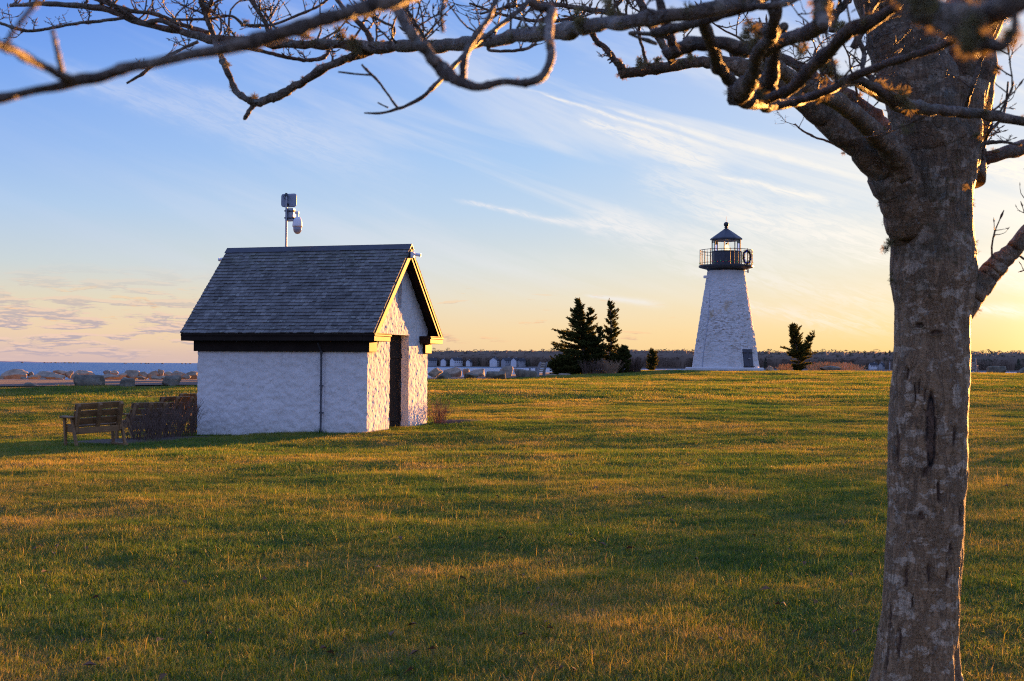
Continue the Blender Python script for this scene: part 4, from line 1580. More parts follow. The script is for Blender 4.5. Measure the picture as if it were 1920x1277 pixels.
def bulbs(root, name, m_, spots, r_):
    b0 = None
    for s_ in spots:
        if b0 is None:
            k_ = MB()
            bulb(k_, (0, 0, 0), r_)
            b0 = o = k_.build(name, m_, root)
        else:
            o = b0.copy()
            COL.objects.link(o)
        o.location = s_


spots = []
for i in range(22):
    a = rw.uniform(0, 6.28)
    spots.append((math.cos(a) * (.43 + rw.gauss(0, .05)), -.1 + rw.gauss(0, .02), math.sin(a) * (.5 + rw.gauss(0, .05))))
bulbs(wre, 'blue_bulb', 'blue_bulb', spots, .02)
sl = thing('string_lights', 'string of tiny red and green lights along the lighthouse railing', 'string lights', lh.location)
q, g_, r_ = MB(), [], []
rq = rd - .05
cord = []
for i in range(121):
    a = -math.pi + 2 * math.pi * i / 120
    z = zr0 + .2 - .03 * math.cos(i * math.pi / 2.5)
    cord.append((rq * math.cos(a), rq * math.sin(a), z))
    if i % 2:
        (g_ if (i // 2) % 2 else r_).append((rq * math.cos(a) * 1.008, rq * math.sin(a) * 1.008, z))
q.tube(cord, .006, 4, False)
q.build('cord', 'black_iron', sl)
bulbs(sl, 'green_bulb', 'green_bulb', g_, .018)
bulbs(sl, 'red_bulb', 'red_bulb', r_, .018)
# ------------------------------------------------------------------ rocks
def rock(name, label, px, py, D, wpx, hpx, seed, m='granite', depth=.8, boxy=0.0, group=None, cat='boulder', ref=None):
    """Boulder centred at pixel (px, py); its foot is sunk into the ground."""
    r = np.random.default_rng(seed)
    W2, H = wpx * D / FPX / 2, hpx * D / FPX
    n = 44
    th = np.linspace(0, 2 * np.pi, n, endpoint=False)
    phs = np.linspace(-np.pi / 2, np.pi / 2, 26)
    A, B = np.meshgrid(th, phs)
    d_ = np.stack([np.cos(A) * np.cos(B), np.sin(A) * np.cos(B), np.sin(B)], -1).reshape(-1, 3)
    # intersection of random half spaces gives flat facets
    k = 20
    nr = r.normal(size=(k, 3))
    nr /= np.linalg.norm(nr, axis=1)[:, None]
    off_ = r.uniform(.5, 1.0, k)
    if boxy:
        nr = np.concatenate([nr, np.array([[0, 0, 1], [1, 0, .05], [-1, 0, .1], [0, -1, .1]])])
        off_ = np.concatenate([off_ + .12, [.62, .72, .72, .7]])
    dt = d_ @ nr.T
    lim = np.where(dt > .05, off_ / np.maximum(dt, .05), 9)
    sharp = 36
    rad = (lim ** -sharp).sum(1) ** (-1 / sharp)
    rad = np.minimum(rad, 1.15)
    rad *= 1 + .16 * fbm(d_ * 1.7 + seed * 1.3, 4) + .07 * noise3(d_ * 6 + seed) + .03 * noise3(d_ * 13 + seed)
    v = d_ * rad[:, None]
    ext = np.array([np.ptp(v[:, 0]) / 2, np.ptp(v[:, 1]) / 2])
    v[:, 0] = (v[:, 0] - (v[:, 0].max() + v[:, 0].min()) / 2) / ext[0] * W2
    v[:, 1] = (v[:, 1]) / ext[1] * W2 * depth
    zmax, zmin = v[:, 2].max(), v[:, 2].min()
    zc = zmin + (zmax - zmin) * .3                # about a third lies buried
    v[:, 2] = (v[:, 2] - zc) / (zmax - zc) * H
    ii = np.arange(len(v)).reshape(26, n)
    i2 = np.roll(ii, -1, 1)
    f = np.stack([ii[:-1].ravel(), i2[:-1].ravel(), i2[1:].ravel(), ii[1:].ravel()], 1)
    o = np_mesh(name, v, f, m, smooth=False)
    p = at(px, py + hpx / 2, D)
    o.location = p
    me = o.data
    for pl in me.polygons:
        pl.use_smooth = True
    return tag(o, label, cat, group)


FRONT = [(70, 724, 57, 53, 14, 'low flat grey boulder at the lawn edge left of the big boulder', 0),
         (165, 715, 57, 53, 25, 'largest rounded boulder standing at the road edge behind the lone bench', .6),
         (238, 718, 57.5, 26, 18, 'squat square boulder between the big one and the peaked one', 1),
         (321, 713.5, 58.5, 35, 20, 'peaked grey boulder on the road edge close to the shed', 0),
         (1, 731, 55, 14, 7, 'small pale boulder cut by the picture edge at the lawn', 0),
         (832, 704, 73, 28, 15, 'rounded grey boulder just beyond the red shrub of the shed', 0),
         (884, 705, 74, 28, 12, 'low domed grey boulder second from the shed along the road', 0),
         (929, 703, 76, 40, 14, 'long blocky boulder with a sunlit end third from the shed', 1),
         (987, 701.5, 84, 44, 16, 'broad grey boulder lying against the lone bench in front of the cedars', 0),
         (1867, 694, 112, 35, 16, 'large grey boulder right of the tree trunk by the white water gap', .3),
         (1917, 695, 112, 30, 13, 'rounded pale boulder at the far picture edge right of the trunk', 0),
         (1443, 690.5, 110, 14, 10, 'small brown boulder beside the lighthouse plinth', 0),
         (1556, 690, 117, 40, 9, 'flat wide rock among the reeds right of the small cedar', 0)]
for i, (px, py, D, w_, h_, lab, bx) in enumerate(FRONT):
    rock('boulder', lab, px, py, D, w_, h_, 300 + i, 'grey_granite' if i not in (4, 11) else 'granite', .85, bx, 'boulders along the lawn edge')
REAR = [(816, 697, 97, 28, 16, 'domed tan boulder nearest the shed on the far road side'), (849, 697, 97, 35, 17, 'faceted tan boulder second from the shed on the far road side'),
        (874, 697, 98, 14, 13, 'narrow tan boulder squeezed between two broad ones by the water'), (892, 698, 97, 36, 15, 'broad rounded tan boulder fourth from the shed on the far road side'),
        (949, 695, 97, 27, 19, 'tall upright grey boulder leaning by the water behind the blocky one'), (979, 698, 97, 30, 14, 'brown domed boulder behind the broad grey one by the bench'),
        (1029, 704, 97, 15, 6, 'small reddish rock under the low cedar branches'), (1041, 703.5, 98, 17, 6, 'small grey rock second under the low cedar branches'), (1058, 703, 98, 24, 7, 'flat grey rock at the foot of the large cedar'),
        (1637, 696, 118, 8, 4, 'tiny dark rock on the crest beyond the reeds')]
for i, (px, py, D, w_, h_, lab) in enumerate(REAR):
    rock('boulder', lab, px, py, D, w_, h_, 340 + i, 'granite', .8, 0, 'boulders between road and water')
RIPR = [(27, 702, 50, 19), (59, 701, 15, 8), (63, 706.5, 24, 9), (98, 703.5, 55, 14), (117, 698.5, 38, 9), (131, 700, 13, 10), (141, 705, 14, 10), (157, 701, 36, 13), (208, 706, 37, 10), (204, 698.5, 20, 8),
        (214, 699, 16, 9), (228, 704, 22, 9), (248, 702, 30, 15), (270, 702.5, 18, 11), (285, 703, 20, 9), (291, 699.5, 15, 9), (301, 699, 12, 13), (317, 701, 20, 8), (337, 703, 28, 11), (331, 699, 13, 8),
        (362, 702, 24, 11), (293, 708, 19, 5), (307, 707, 17, 5), (265, 708, 14, 5), (82, 710, 13, 4), (1, 710, 10, 8), (173, 706, 16, 8), (187, 707, 16, 7), (350, 706, 16, 6), (44, 709, 12, 5), (112, 708.5, 16, 5), (236, 709, 12, 4)]
ordw = ['first', 'second', 'third', 'fourth', 'fifth', 'sixth', 'seventh', 'eighth', 'ninth', 'tenth', 'eleventh', 'twelfth', 'thirteenth', 'fourteenth', 'fifteenth', 'sixteenth', 'seventeenth', 'eighteenth', 'nineteenth', 'twentieth']
big = sorted([q for q in RIPR if q[2] >= 18], key=lambda q: q[0])
for i, (px, py, w_, h_) in enumerate(RIPR):
    if w_ >= 18:
        k = big.index((px, py, w_, h_))
        form = 'long low' if w_ > 3.3 * h_ else ('bulky' if h_ > 12 else 'broad')
        lab = f'{form} breakwater rock by the sea, {ordw[k]} large one from the left'
    else:
        lab = 'small rock wedged among the large breakwater rocks by the sea'
    rock('breakwater_rock', lab, px, py, 78 + (710 - py) * .35, w_ * 1.08, h_ * 1.1, 400 + i, 'granite', .9, 0, 'breakwater rocks along the shore', 'rock')

# ------------------------------------------------------------------ lone slatted benches near the shore
def slat_bench(label, loc, yaw, hgt=1.05, length=1.3):
    t = thing('park_bench', label, 'bench', loc, yaw, 'grey slatted benches facing the water')
    hl = length / 2
    for s in (-1, 1):
        x = s * hl
        q = MB()
        pts_ = [(.12, -.05), (.06, .42), (-.02, .75), (-.1, hgt - .08), (-.17, hgt), (-.24, hgt - .05), (-.2, .75), (-.1, .42), (-.1, -.05)]
        vs = [(x - .05, y, z) for y, z in pts_] + [(x + .05, y, z) for y, z in pts_]
        m_ = len(pts_)
        q.add(vs, [tuple(range(m_)), tuple(range(2 * m_ - 1, m_ - 1, -1))] + [(i, i + m_, (i + 1) % m_ + m_, (i + 1) % m_) for i in range(m_)])
        q.build('back_post', 'recycled_grey', t)
        MB().box((x - .06, .05, .58), (x + .06, .6, .66), None, .02).box((x - .05, .48, -.05), (x + .05, .58, .6), None, .015).build('armrest', 'recycled_grey', t)
    for k_ in range(5):
        z = .38 + k_ * .125
        MB().bar((-hl + .04, .03 - k_ * .035, z), (hl - .04, .03 - k_ * .035, z), .04, .085, (0, -.25, .97), .008).build('back_slat', 'grey_plank', t)
    for k_ in range(4):
        MB().box((-hl + .04, .1 + k_ * .11, .37), (hl - .04, .2 + k_ * .11, .41), None, .008).build('seat_slat', 'grey_plank', t)
    return t


slat_bench('weathered bench with sunlit back slats in front of the cedars', at(1014, 707.5, 87), R(71), .98)
slat_bench('grey slatted bench half hidden behind the tree trunk', at(1817, 700.5, 112), R(-32), 1.25, 1.1)

# ------------------------------------------------------------------ evergreens
def sprays(mb, p, dirn, ln, r, size, n, droop=.0):
    """Needle sprays along a branch: many small slivers in a flattened fan."""
    side = dirn.cross(Vector((0, 0, 1)))
    if side.length < .01:
        side = Vector((1, 0, 0))
    side.normalize()
    for i in range(n):
        t = r.uniform(.12, 1.04)
        q = p + dirn * (ln * t) + Vector((0, 0, min(ln, 1.0) * .16 * t * t - droop * t))
        q = q + side * r.gauss(0, .05 + .14 * ln * t * (1.15 - t)) + Vector((0, 0, r.gauss(0, .035)))
        d_ = (dirn * r.uniform(.3, 1.2) + side * r.gauss(0, .7) + Vector((0, 0, r.uniform(-.25, .8)))).normalized()
        s_ = Vector((r.gauss(0, 1), r.gauss(0, 1), r.gauss(0, 1)))
        s_ = (s_ - d_ * s_.dot(d_)).normalized() * size * r.uniform(.22, .42)
        l = size * r.uniform(.7, 1.5)
        mb.add([q - s_, q + s_, q + d_ * l], [(0, 1, 2)])


def cedar(name, label, px, ybase, D, leaders, seed, dens=1.0, size=.14, cat='tree', group=None, z_start=.04):
    """leaders: list of (trunk [(px, py)...], left reach [(py, px)...], right reach, number of branches)."""
    r = random.Random(seed)
    K_ = FPX / D
    base = at(px, ybase, D)
    base.z = max(gz(base.x, base.y), base.z - .2)
    t = thing(name, label, cat, base, 0, group)
    trunk, crown = MB(), MB()
    for line, lft, rgt, nbr in leaders:
        P = [Vector(((x - px) / K_, 0, (ybase - y) / K_)) for x, y in line]
        hgt = P[-1].z
        rad0 = max(.03, .018 * (hgt - P[0].z) + .02)
        pts_ = [Vector(q) for q in catmull([tuple(p) for p in P], 4)]
        trunk.tube(pts_, [rad0 * (1 - .85 * i / (len(pts_) - 1)) + .008 for i in range(len(pts_))], 6)
        zl = np.array([p.z for p in pts_])
        for b in range(nbr):
            y = r.uniform(0, 1) ** .9
            yy = line[0][1] + (line[-1][1] - line[0][1]) * y
            z = (ybase - yy) / K_
            j = int(np.clip(np.searchsorted(zl, z), 1, len(pts_) - 1))
            f = (z - zl[j - 1]) / max(zl[j] - zl[j - 1], 1e-6)
            o = pts_[j - 1].lerp(pts_[j], min(1, max(0, f)))
            a = r.uniform(0, 2 * math.pi)
            if r.random() < .45:
                a = r.choice((0, math.pi)) + r.gauss(0, .35)
            ca = math.cos(a)
            prof = rgt if ca > 0 else lft
            pr = sorted(prof)
            reach = float(np.interp(yy, [q[0] for q in pr], [q[1] for q in pr])) / K_
            oth = sorted(lft if ca > 0 else rgt)
            ro = float(np.interp(yy, [q[0] for q in oth], [q[1] for q in oth])) / K_
            ln = abs(ca) * reach + (1 - abs(ca)) * .75 * min(reach, ro + .3)
            ln = max(.1, ln * r.uniform(.35, 1.12))
            e = (r.uniform(-.05, .35) + .55 * y * y) * (1.0 if ln < 1.3 else .35)
            dirn = Vector((math.cos(a) * math.cos(e), math.sin(a) * math.cos(e), math.sin(e)))
            q1 = o + dirn * ln * .5 + Vector((0, 0, -.02 * ln))
            q2 = o + dirn * ln + Vector((0, 0, .14 * min(ln, 1.0)))
            crown.tube([o, q1, q2], [.012 + .012 * ln, .01, .004], 3, False)
            sprays(crown, o, dirn, ln, r, size, int(dens * (14 + 46 * ln)))
        sprays(crown, pts_[-1] - Vector((0, 0, .3)), Vector((0, 0, 1)), .4, r, size * .9, int(16 * dens))
    trunk.build('trunk', 'dark_trunk', t)
    crown.build('crown', 'evergreen', t)
    return t


cedar('cedar_tree', 'largest ragged cedar with long low arm reaching toward the bench', 1093, 702, 100,
      [([(1093, 702), (1093, 660), (1089, 620), (1086, 590), (1083, 565)],
        [(564, 3), (567, 13), (575, 7), (585, 9), (592, 19), (600, 24), (607, 27), (613, 16), (619, 24), (624, 62), (632, 70), (640, 76), (650, 58), (657, 68), (668, 48), (680, 62), (690, 70), (700, 45)],
        [(566, 2), (576, 8), (583, 12), (592, 8), (605, 14), (615, 18), (625, 24), (635, 30), (650, 32), (670, 42), (700, 38)], 220),
       ([(1094, 660), (1098, 630), (1102, 600), (1106, 579)],
        [(579, 1), (600, 5), (630, 10)], [(579, 3), (588, 7), (594, 18), (600, 22), (608, 12), (615, 16), (625, 26), (640, 34)], 60),
       ([(1110, 702), (1116, 665), (1122, 616)], [(616, 4), (630, 14), (650, 20), (700, 26)], [(616, 4), (630, 13), (650, 18), (700, 26)], 90)], 21, 1.3, .165)
cedar('cedar_tree', 'slender open pointed cedar close behind the largest cedar', 1145, 701, 101,
      [([(1146, 701), (1146, 650), (1145, 610), (1143, 568)],
        [(567, 2), (575, 5), (586, 12), (590, 6), (600, 12), (606, 20), (615, 12), (630, 15), (645, 18), (660, 22), (675, 26), (700, 22)],
        [(567, 2), (574, 9), (580, 7), (590, 15), (598, 18), (606, 10), (616, 14), (628, 22), (636, 20), (650, 17), (665, 24), (700, 24)], 130)], 22, 1.0, .155)
cedar('cedar_tree', 'low dense dark cedar bush on the lighthouse side of the pair', 1168, 701, 100,
      [([(1168, 701), (1168, 680), (1170, 652)], [(652, 4), (660, 14), (675, 24), (700, 22)], [(652, 3), (660, 8), (668, 13), (680, 15), (700, 12)], 110)], 23, 1.9)
cedar('cedar_tree', 'spreading low cedar branches by the bench under the largest cedar', 1058, 703, 99,
      [([(1060, 703), (1060, 690), (1058, 672)], [(672, 10), (680, 26), (690, 34), (703, 26)], [(672, 10), (680, 26), (700, 34)], 190)], 24, 1.6)
cedar('cedar_tree', 'small lone conical cedar between the cluster and the lighthouse', 1221, 695.5, 113,
      [([(1222, 695.5), (1222, 680), (1222, 657)], [(657, 2), (666, 6), (670, 15), (674, 8), (684, 9), (695, 9)], [(657, 2), (664, 5), (668, 13), (676, 10), (685, 12), (695, 10)], 90)], 25, 1.5, .13)
cedar('cedar_tree', 'ragged two pronged cedar standing alone right of the lighthouse', 1497, 694.5, 118,
      [([(1498, 694.5), (1496, 660), (1490, 635), (1486, 608)], [(608, 3), (616, 9), (622, 11), (630, 10), (637, 6), (646, 12), (651, 15), (656, 28), (664, 19), (672, 23), (682, 15), (694, 9)],
        [(608, 3), (616, 12), (621, 17), (628, 14), (640, 16), (655, 22), (665, 30), (672, 32), (680, 22), (694, 14)], 150),
       ([(1500, 675), (1508, 655), (1517, 636), (1524, 622)], [(622, 2), (635, 7), (650, 9)], [(622, 2), (632, 6), (645, 9), (660, 18)], 48)], 26, 1.2, .17)
bush('bare_shrub', 'mauve bare brush in the middle of the cedar cluster', at(1112, 701.5, 98.5), 130, 1.3, 1.0, 'hedge_twig', 201, .5, 'brush at the foot of the cedars', .012, 6)
bush('bare_shrub', 'reddish tan brush under the slender cedar', at(1143, 701, 98.5), 110, .8, .95, 'pale_brush', 202, .6, 'brush at the foot of the cedars', .011, 6)
bush('bare_shrub', 'rounded brown shrub on the lighthouse side of the cedar cluster', at(1189, 699, 101), 150, .8, 1.1, 'hedge_twig', 203, .5, 'brush at the foot of the cedars', .013, 7)

# reeds on the crest
rq_ = MB()
rr_ = random.Random(77)
for i in range(900):
    px = rr_.choice((rr_.uniform(1462, 1484), rr_.uniform(1516, 1622), rr_.uniform(1516, 1600), rr_.gauss(1560, 22)))
    D = rr_.uniform(119, 127)
    x = (px - 960) / FPX * D
    h = rr_.uniform(.25, .85) * (.75 if px > 1595 or px < 1490 else 1)
    p = Vector((x, D, gz(x, D) - .1))
    tip = p + Vector((rr_.gauss(0, .14), rr_.gauss(0, .1), h + .1))
    rq_.add([p + Vector((-.01, 0, 0)), p + Vector((.01, 0, 0)), tip], [(0, 1, 2)])
    pl = rr_.uniform(.12, .24)
    for k_ in range(3):
        o = tip - Vector((rr_.gauss(0, .03), 0, rr_.uniform(0, pl)))
        d_ = Vector((rr_.gauss(0, 1), rr_.gauss(0, .5), 1.2)).normalized() * pl
        rq_.add([o + Vector((-.03, 0, 0)), o + Vector((.03, 0, 0)), o + d_], [(0, 1, 2)])
tag(rq_.build('reeds', 'reed'), 'tawny reeds growing on the crest beyond the lawn', None, None, 'stuff')

# ------------------------------------------------------------------ far shore: land, woods, houses
def far_d(px):
    return float(np.interp(px, [640, 805, 1000, 1200, 1500, 1920, 2300], [2150, 1900, 1750, 1600, 1480, 1400, 1350]))


def far_pt(px, back=0.0):
    D = far_d(px) + back
    return (px - 960) / FPX * D, D


def land_z(back):
    return SEA + .35 + 1.2 * min(1, max(0, back) / 25) + 6.0 * min(1, max(0, back - 30) / 220)


vs, fs = [], []
pxs = np.arange(640, 2301, 10)
bks = [0, 6, 25, 40, 90, 160, 260, 500]
for b in bks:
    for px in pxs:
        x, y = far_pt(px, b)
        vs.append((x, y, SEA - .4 if b == 0 else land_z(b)))
n = len(pxs)
for j in range(len(bks) - 1):
    for i in range(n - 1):
        a = j * n + i
        fs.append((a, a + 1, a + n + 1, a + n))
tag(MB().add(vs, fs).build('far_shore', 'far_land', smooth=True), 'low brown far shore across the bay', None, None, 'structure')
rw = np.random.default_rng(31)
WV, WF, WT = [], [], []
noff = 0


def wood_tree(px, back, h, wd, tint, conifer, ntri):
    global noff
    x, y = far_pt(px, back)
    z = land_z(back)
    u = rw.uniform(0, 1, ntri)
    a = rw.uniform(0, 2 * np.pi, ntri)
    rr_ = np.sqrt(rw.uniform(0, 1, ntri))
    zz = .1 + .9 * u
    env = (1 - zz) * .95 + .06 if conifer else np.sqrt(np.clip(1 - np.abs(2 * zz - 1.05) ** 3, .05, 1))
    c = np.stack([x + np.cos(a) * rr_ * env * wd / 2, y + np.sin(a) * rr_ * env * wd / 2, z + zz * h], 1)
    s = rw.uniform(.35, .85, ntri)[:, None]
    q = rw.normal(size=(ntri, 3, 3)) * s[:, None] * np.array([.7, .7, .75])
    v = c[:, None, :] + q
    WV.append(v.reshape(-1, 3))
    WF.append(np.arange(ntri * 3).reshape(-1, 3) + noff)
    noff += ntri * 3
    WT.append(np.repeat(np.clip(tint + rw.normal(0, .03, ntri), 0, 1), 3))


for row, back in enumerate((34, 50, 70, 95, 125, 160)):
    px = 690.0
    while px < 2120:
        D = far_d(px) + back
        con = rw.uniform() < (.07 + (.16 if px > 1540 else 0))
        h = rw.normal(19.2 if px < 1300 else 17.6, .8) * (.62 + .075 * row if row < 5 else 1.0)
        if con:
            h *= 1.12
        wd = rw.uniform(8, 14)
        wood_tree(px, back + rw.uniform(-8, 8), h, wd, rw.uniform(0, .12) if con else rw.uniform(.42, .8), con and rw.uniform() < .2, 420)
        px += rw.uniform(.4, .7) * wd * FPX / D
for px, back, h, wd in ((897, 26, 11, 7), (981, 22, 10, 8), (986, 24, 9, 9), (992, 22, 9, 9), (841, 24, 9, 6), (944, 26, 11, 6), (1640, 45, 16, 9), (1622, 60, 20, 10), (1690, 50, 17, 9)):
    wood_tree(px, back, h, wd, .06, True, 220)
for px in np.arange(1180, 1470, 2.5):
    wood_tree(px + rw.uniform(-1, 1), 12 + rw.uniform(0, 8), 2.2, 3, .45, False, 12)
pw = np.arange(690.0, 2120.0, 1.6)
prof_ = [(30, 0, 0), (31, .5, 1), (38, .76, 2.4), (60, .92, 3), (110, 1.02, 3.4), (150, 1.12, 3), (170, 1.05, 2), (190, .3, 0)]
bv = []
for k_, (bk, hf, am) in enumerate(prof_):
    nz_ = fbm(np.stack([pw * .09, pw * 0 + k_ * .7, pw * 0], 1), 4) * 1.8
    nz2 = noise3(np.stack([pw * .35, pw * 0 + k_ * 3.7, pw * 0 + 4], 1))
    for i_, px in enumerate(pw):
        x, y = far_pt(px, bk + 6 * nz2[i_])
        hh = (17.4 if px < 1300 else 15.8) * hf + am * (nz_[i_] * .8 + .6 * nz2[i_])
        bv.append((x, y, land_z(bk) - 1 + max(0, hh)))
nb_ = len(pw)
bi = np.arange(len(bv)).reshape(len(prof_), nb_)
bf = np.stack([bi[:-1, :-1].ravel(), bi[:-1, 1:].ravel(), bi[1:, 1:].ravel(), bi[1:, :-1].ravel()], 1)
bf = np.concatenate([bf[:, [0, 1, 2]], bf[:, [0, 2, 3]]])
bv = np.array(bv)
WV.append(bv)
WF.append(bf + noff)
noff += len(bv)
WT.append(np.clip(.45 + .5 * fbm(bv * np.array([.02, .02, .3]), 3), .32, .8))
tag(np_mesh('woods', np.concatenate(WV), np.concatenate(WF), 'bare_wood', tint=np.concatenate(WT)), 'bare winter woods with scattered pines along the far shore', None, None, 'stuff')

HOUSES = [(811, 681, 17, 10, 'grey_shingle_wall', 'dim grey far house closest to the shed across the bay', .2), (833, 681, 13, 9, 'clapboard', 'narrow white far house second from the shed across the bay', 1.3),
          (856, 681.5, 21, 11, 'clapboard', 'wide pale far house with big roof third from the shed', .55), (880, 681.5, 11, 7, 'clapboard', 'small low white far house beside dark conifers', 1.1),
          (928, 682, 19, 12, 'clapboard', 'bright white two storey far house in the middle of the row', 1.25), (952, 682, 21, 11, 'grey_shingle_wall', 'long grey far house left of the dark trees', .5),
          (967, 682, 16, 11, 'clapboard', 'pale gabled far house next to last in the row', 1.0), (979, 682, 13, 10, 'grey_shingle_wall', 'grey far house last in the row before the bench', .2),
          (1585, 690, 17, 10, 'clapboard', 'white gable end far house behind the reeds', 1.35), (1581, 682, 17, 7, 'grey_shingle_wall', 'low dark roofed far house behind the white gable', .1),
          (1637, 689, 15, 9, 'clapboard', 'far house with two dormers left of the trunk', .1), (1653, 689, 11, 9, 'grey_shingle_wall', 'small grey far house just left of the trunk', .9)]
for px, yb_, wpx, hpx, m_, lab, rot in HOUSES:
    back = 20 if px < 1500 else (24 if yb_ > 685 else 60)
    x, y = far_pt(px, back)
    k_ = y / FPX
    zb = at(px, yb_, y).z
    t = thing('far_house', lab, 'house', (x, y, zb), rot, 'houses on the far shore')
    w2, hw_ = wpx * k_ / 2, hpx * k_ * .58
    dp, rh = w2 * .75, hpx * k_ * .42
    MB().box((-w2 * .9, -dp, -6), (w2 * .9, dp, hw_)).add([(-w2 * .9, -dp, hw_), (-w2 * .9, dp, hw_), (-w2 * .9, 0, hw_ + rh * .95), (w2 * .9, -dp, hw_), (w2 * .9, dp, hw_), (w2 * .9, 0, hw_ + rh * .95)], [(0, 2, 1), (3, 4, 5)]).build('wall', m_, t)
    q = MB()
    for s in (-1, 1):
        e_ = dp + .5
        a_ = (rh / dp)
        q.add([(-w2, s * e_, hw_ - .5 * a_), (w2, s * e_, hw_ - .5 * a_), (w2, 0, hw_ + rh), (-w2, 0, hw_ + rh), (-w2, s * e_, hw_ - .5 * a_ - .3), (w2, s * e_, hw_ - .5 * a_ - .3), (w2, 0, hw_ + rh - .3), (-w2, 0, hw_ + rh - .3)],
              [(0, 1, 2, 3), (7, 6, 5, 4), (0, 4, 5, 1), (1, 5, 6, 2), (3, 2, 6, 7), (0, 3, 7, 4)])
    rf_ = q.build('roof', 'house_roof', t)
    MB().box((w2 * .2, -.5, hw_ + rh * .5), (w2 * .2 + .9, .5, hw_ + rh + 1.0)).build('chimney', 'grey_shingle_wall', rf_)
    for i in range(4):
        cx_ = w2 * .9 * (-.7 + .46 * i)
        for z in ((hw_ * .2, hw_ * .42), (hw_ * .62, hw_ * .84)):
            MB().box((cx_ - .5, -dp - .06, z[0]), (cx_ + .5, -dp + .02, z[1])).build('window', 'window_dark', t)
for px, yt, yb_, lab in ((1520.5, 677, 690, 'thin white pole beside the two pronged cedar'), (1668.5, 677, 690, 'thin white pole near the far houses left of the trunk')):
    x, y = far_pt(px, 14)
    a_, b_ = at(px, yb_, y), at(px, yt, y)
    a_.z -= 2
    tag(MB().tube([a_, (a_ + b_) / 2, b_], [.28, .25, .18], 6).build('flagpole', 'camera_white'), lab, 'pole')

# distant islands and skerries on the sea horizon
q = MB()
for x0, x1, D, h in ((-40, 62, 9000, 9), (62, 82, 9000, 4)):
    xa, xb = (x0 - 960) / FPX * D, (x1 - 960) / FPX * D
    vs = []
    n = 30
    for i in range(n + 1):
        u = i / n
        hh = h * (.6 + .5 * n3((u * 7, x0, 2))) * min(1, 5 * (1 - u) + .15)
        vs += [(xa + (xb - xa) * u, D, SEA - 1), (xa + (xb - xa) * u, D + 120, SEA + hh), (xa + (xb - xa) * u, D + 700, SEA - 1)]
    q.add(vs, [(i * 3, i * 3 + 3, i * 3 + 4, i * 3 + 1) for i in range(n)] + [(i * 3 + 1, i * 3 + 4, i * 3 + 5, i * 3 + 2) for i in range(n)])
tag(q.build('far_island', 'far_island'), 'thin mauve island on the sea horizon', None, None, 'structure')
rk = MB()
rs_ = random.Random(8)
for px in [42, 84, 90, 95, 97, 103, 105, 110, 116, 122, 124, 130, 134, 139, 146, 234, 237, 250, 265, 274, 279, 290, 305, 342, 349, 357]:
    D = 3800 + rs_.uniform(-200, 200)
    x = (px - 960) / FPX * D
    s_ = rs_.uniform(1.2, 3.0)
    rk.lathe([(s_ * 1.4, -1), (s_ * 1.1, s_ * .5), (s_ * .3, s_ * .9)], 7, (x, D, SEA + .3))
tag(rk.build('skerries', 'grey_granite'), 'scatter of tiny dark rocks breaking the sea horizon', None, None, 'stuff')
# ------------------------------------------------------------------ the big bare tree
TD = 6.4
tbase = at(1722, 1300, TD)
tbase.z = gz(tbase.x, TD)
tree = thing('bare_tree', 'large bare tree with rough lichened trunk and overhanging limbs close to us', 'tree', tbase, 0)
T0 = Matrix.Translation(-tbase)
PROF = [(1345, 1608, 1815), (1300, 1632, 1800), (1277, 1642, 1797), (1230, 1648, 1795), (1170, 1653, 1795), (1100, 1660, 1797), (1000, 1666, 1805), (900, 1668, 1808), (820, 1667, 1810), (750, 1671, 1812), (680, 1678, 1814),
        (640, 1681, 1814), (600, 1681, 1816), (560, 1679, 1822), (520, 1674, 1828), (480, 1674, 1828), (440, 1673, 1824), (400, 1666, 1820), (360, 1664, 1822), (320, 1668, 1832), (280, 1672, 1838), (240, 1682, 1842), (200, 1684, 1846), (160, 1684, 1850)]
rows = catmull(PROF, 20)
n = 150
scars = [(1746, 806, 9, 66), (1716, 735, 2.2, 22), (1724, 728, 1.8, 18), (1735, 742, 1.6, 14), (1683, 835, 4, 34), (1702, 700, 4, 12), (1790, 815, 3.5, 18), (1700, 1075, 3, 22), (1742, 1065, 3, 18), (1690, 1195, 3.5, 30), (1800, 960, 3, 24), (1672, 1150, 3, 28),
         (1712, 1120, 2.5, 12), (1775, 1070, 3, 14), (1668, 1230, 4, 30), (1735, 880, 6, 10), (1728, 960, 6, 9), (1760, 915, 4, 22), (1780, 1020, 4, 12), (1755, 625, 12, 4), (1722, 612, 8, 5)]
tv, tsc = [], []
for y, xl, xr in rows:
    if y > 1340:
        pass
    c = at((xl + xr) / 2, y, TD)
    rad = (xr - xl) / 2 * TD / FPX
    for j in range(n):
        a = 2 * math.pi * j / n
        tv.append((c.x, c.y, c.z, rad, a))
tv = np.array(tv)
ca, sa = np.cos(tv[:, 4]), np.sin(tv[:, 4])
P = np.stack([tv[:, 0] + tv[:, 3] * ca, tv[:, 1] + tv[:, 3] * sa, tv[:, 2]], 1)
relp = P - np.array(tbase)
bump = fbm(relp * np.array([5, 5, 2.2]), 3) * .026 - np.clip(.07 - np.abs(noise3(relp * np.array([15, 15, 4]))), 0, 1) * .07 * np.clip(noise3(relp * 4 + 3) * 3 + .5, 0, 1) + np.abs(noise3(relp * np.array([16, 16, 5]))) * .01 + noise3(relp * np.array([38, 38, 20])) * .004
pyv = np.repeat(rows[:, 0], n)
low = np.clip((pyv - 1150) / 150, 0, 1)
bump = bump + low * (.03 * np.sin(tv[:, 4] * 5 + 1) + .012 * np.abs(noise3(relp * np.array([22, 22, 4]))))
pxv = 960 + (P[:, 0] / P[:, 1]) * FPX
scar = np.zeros(len(P))
facing = sa < .1
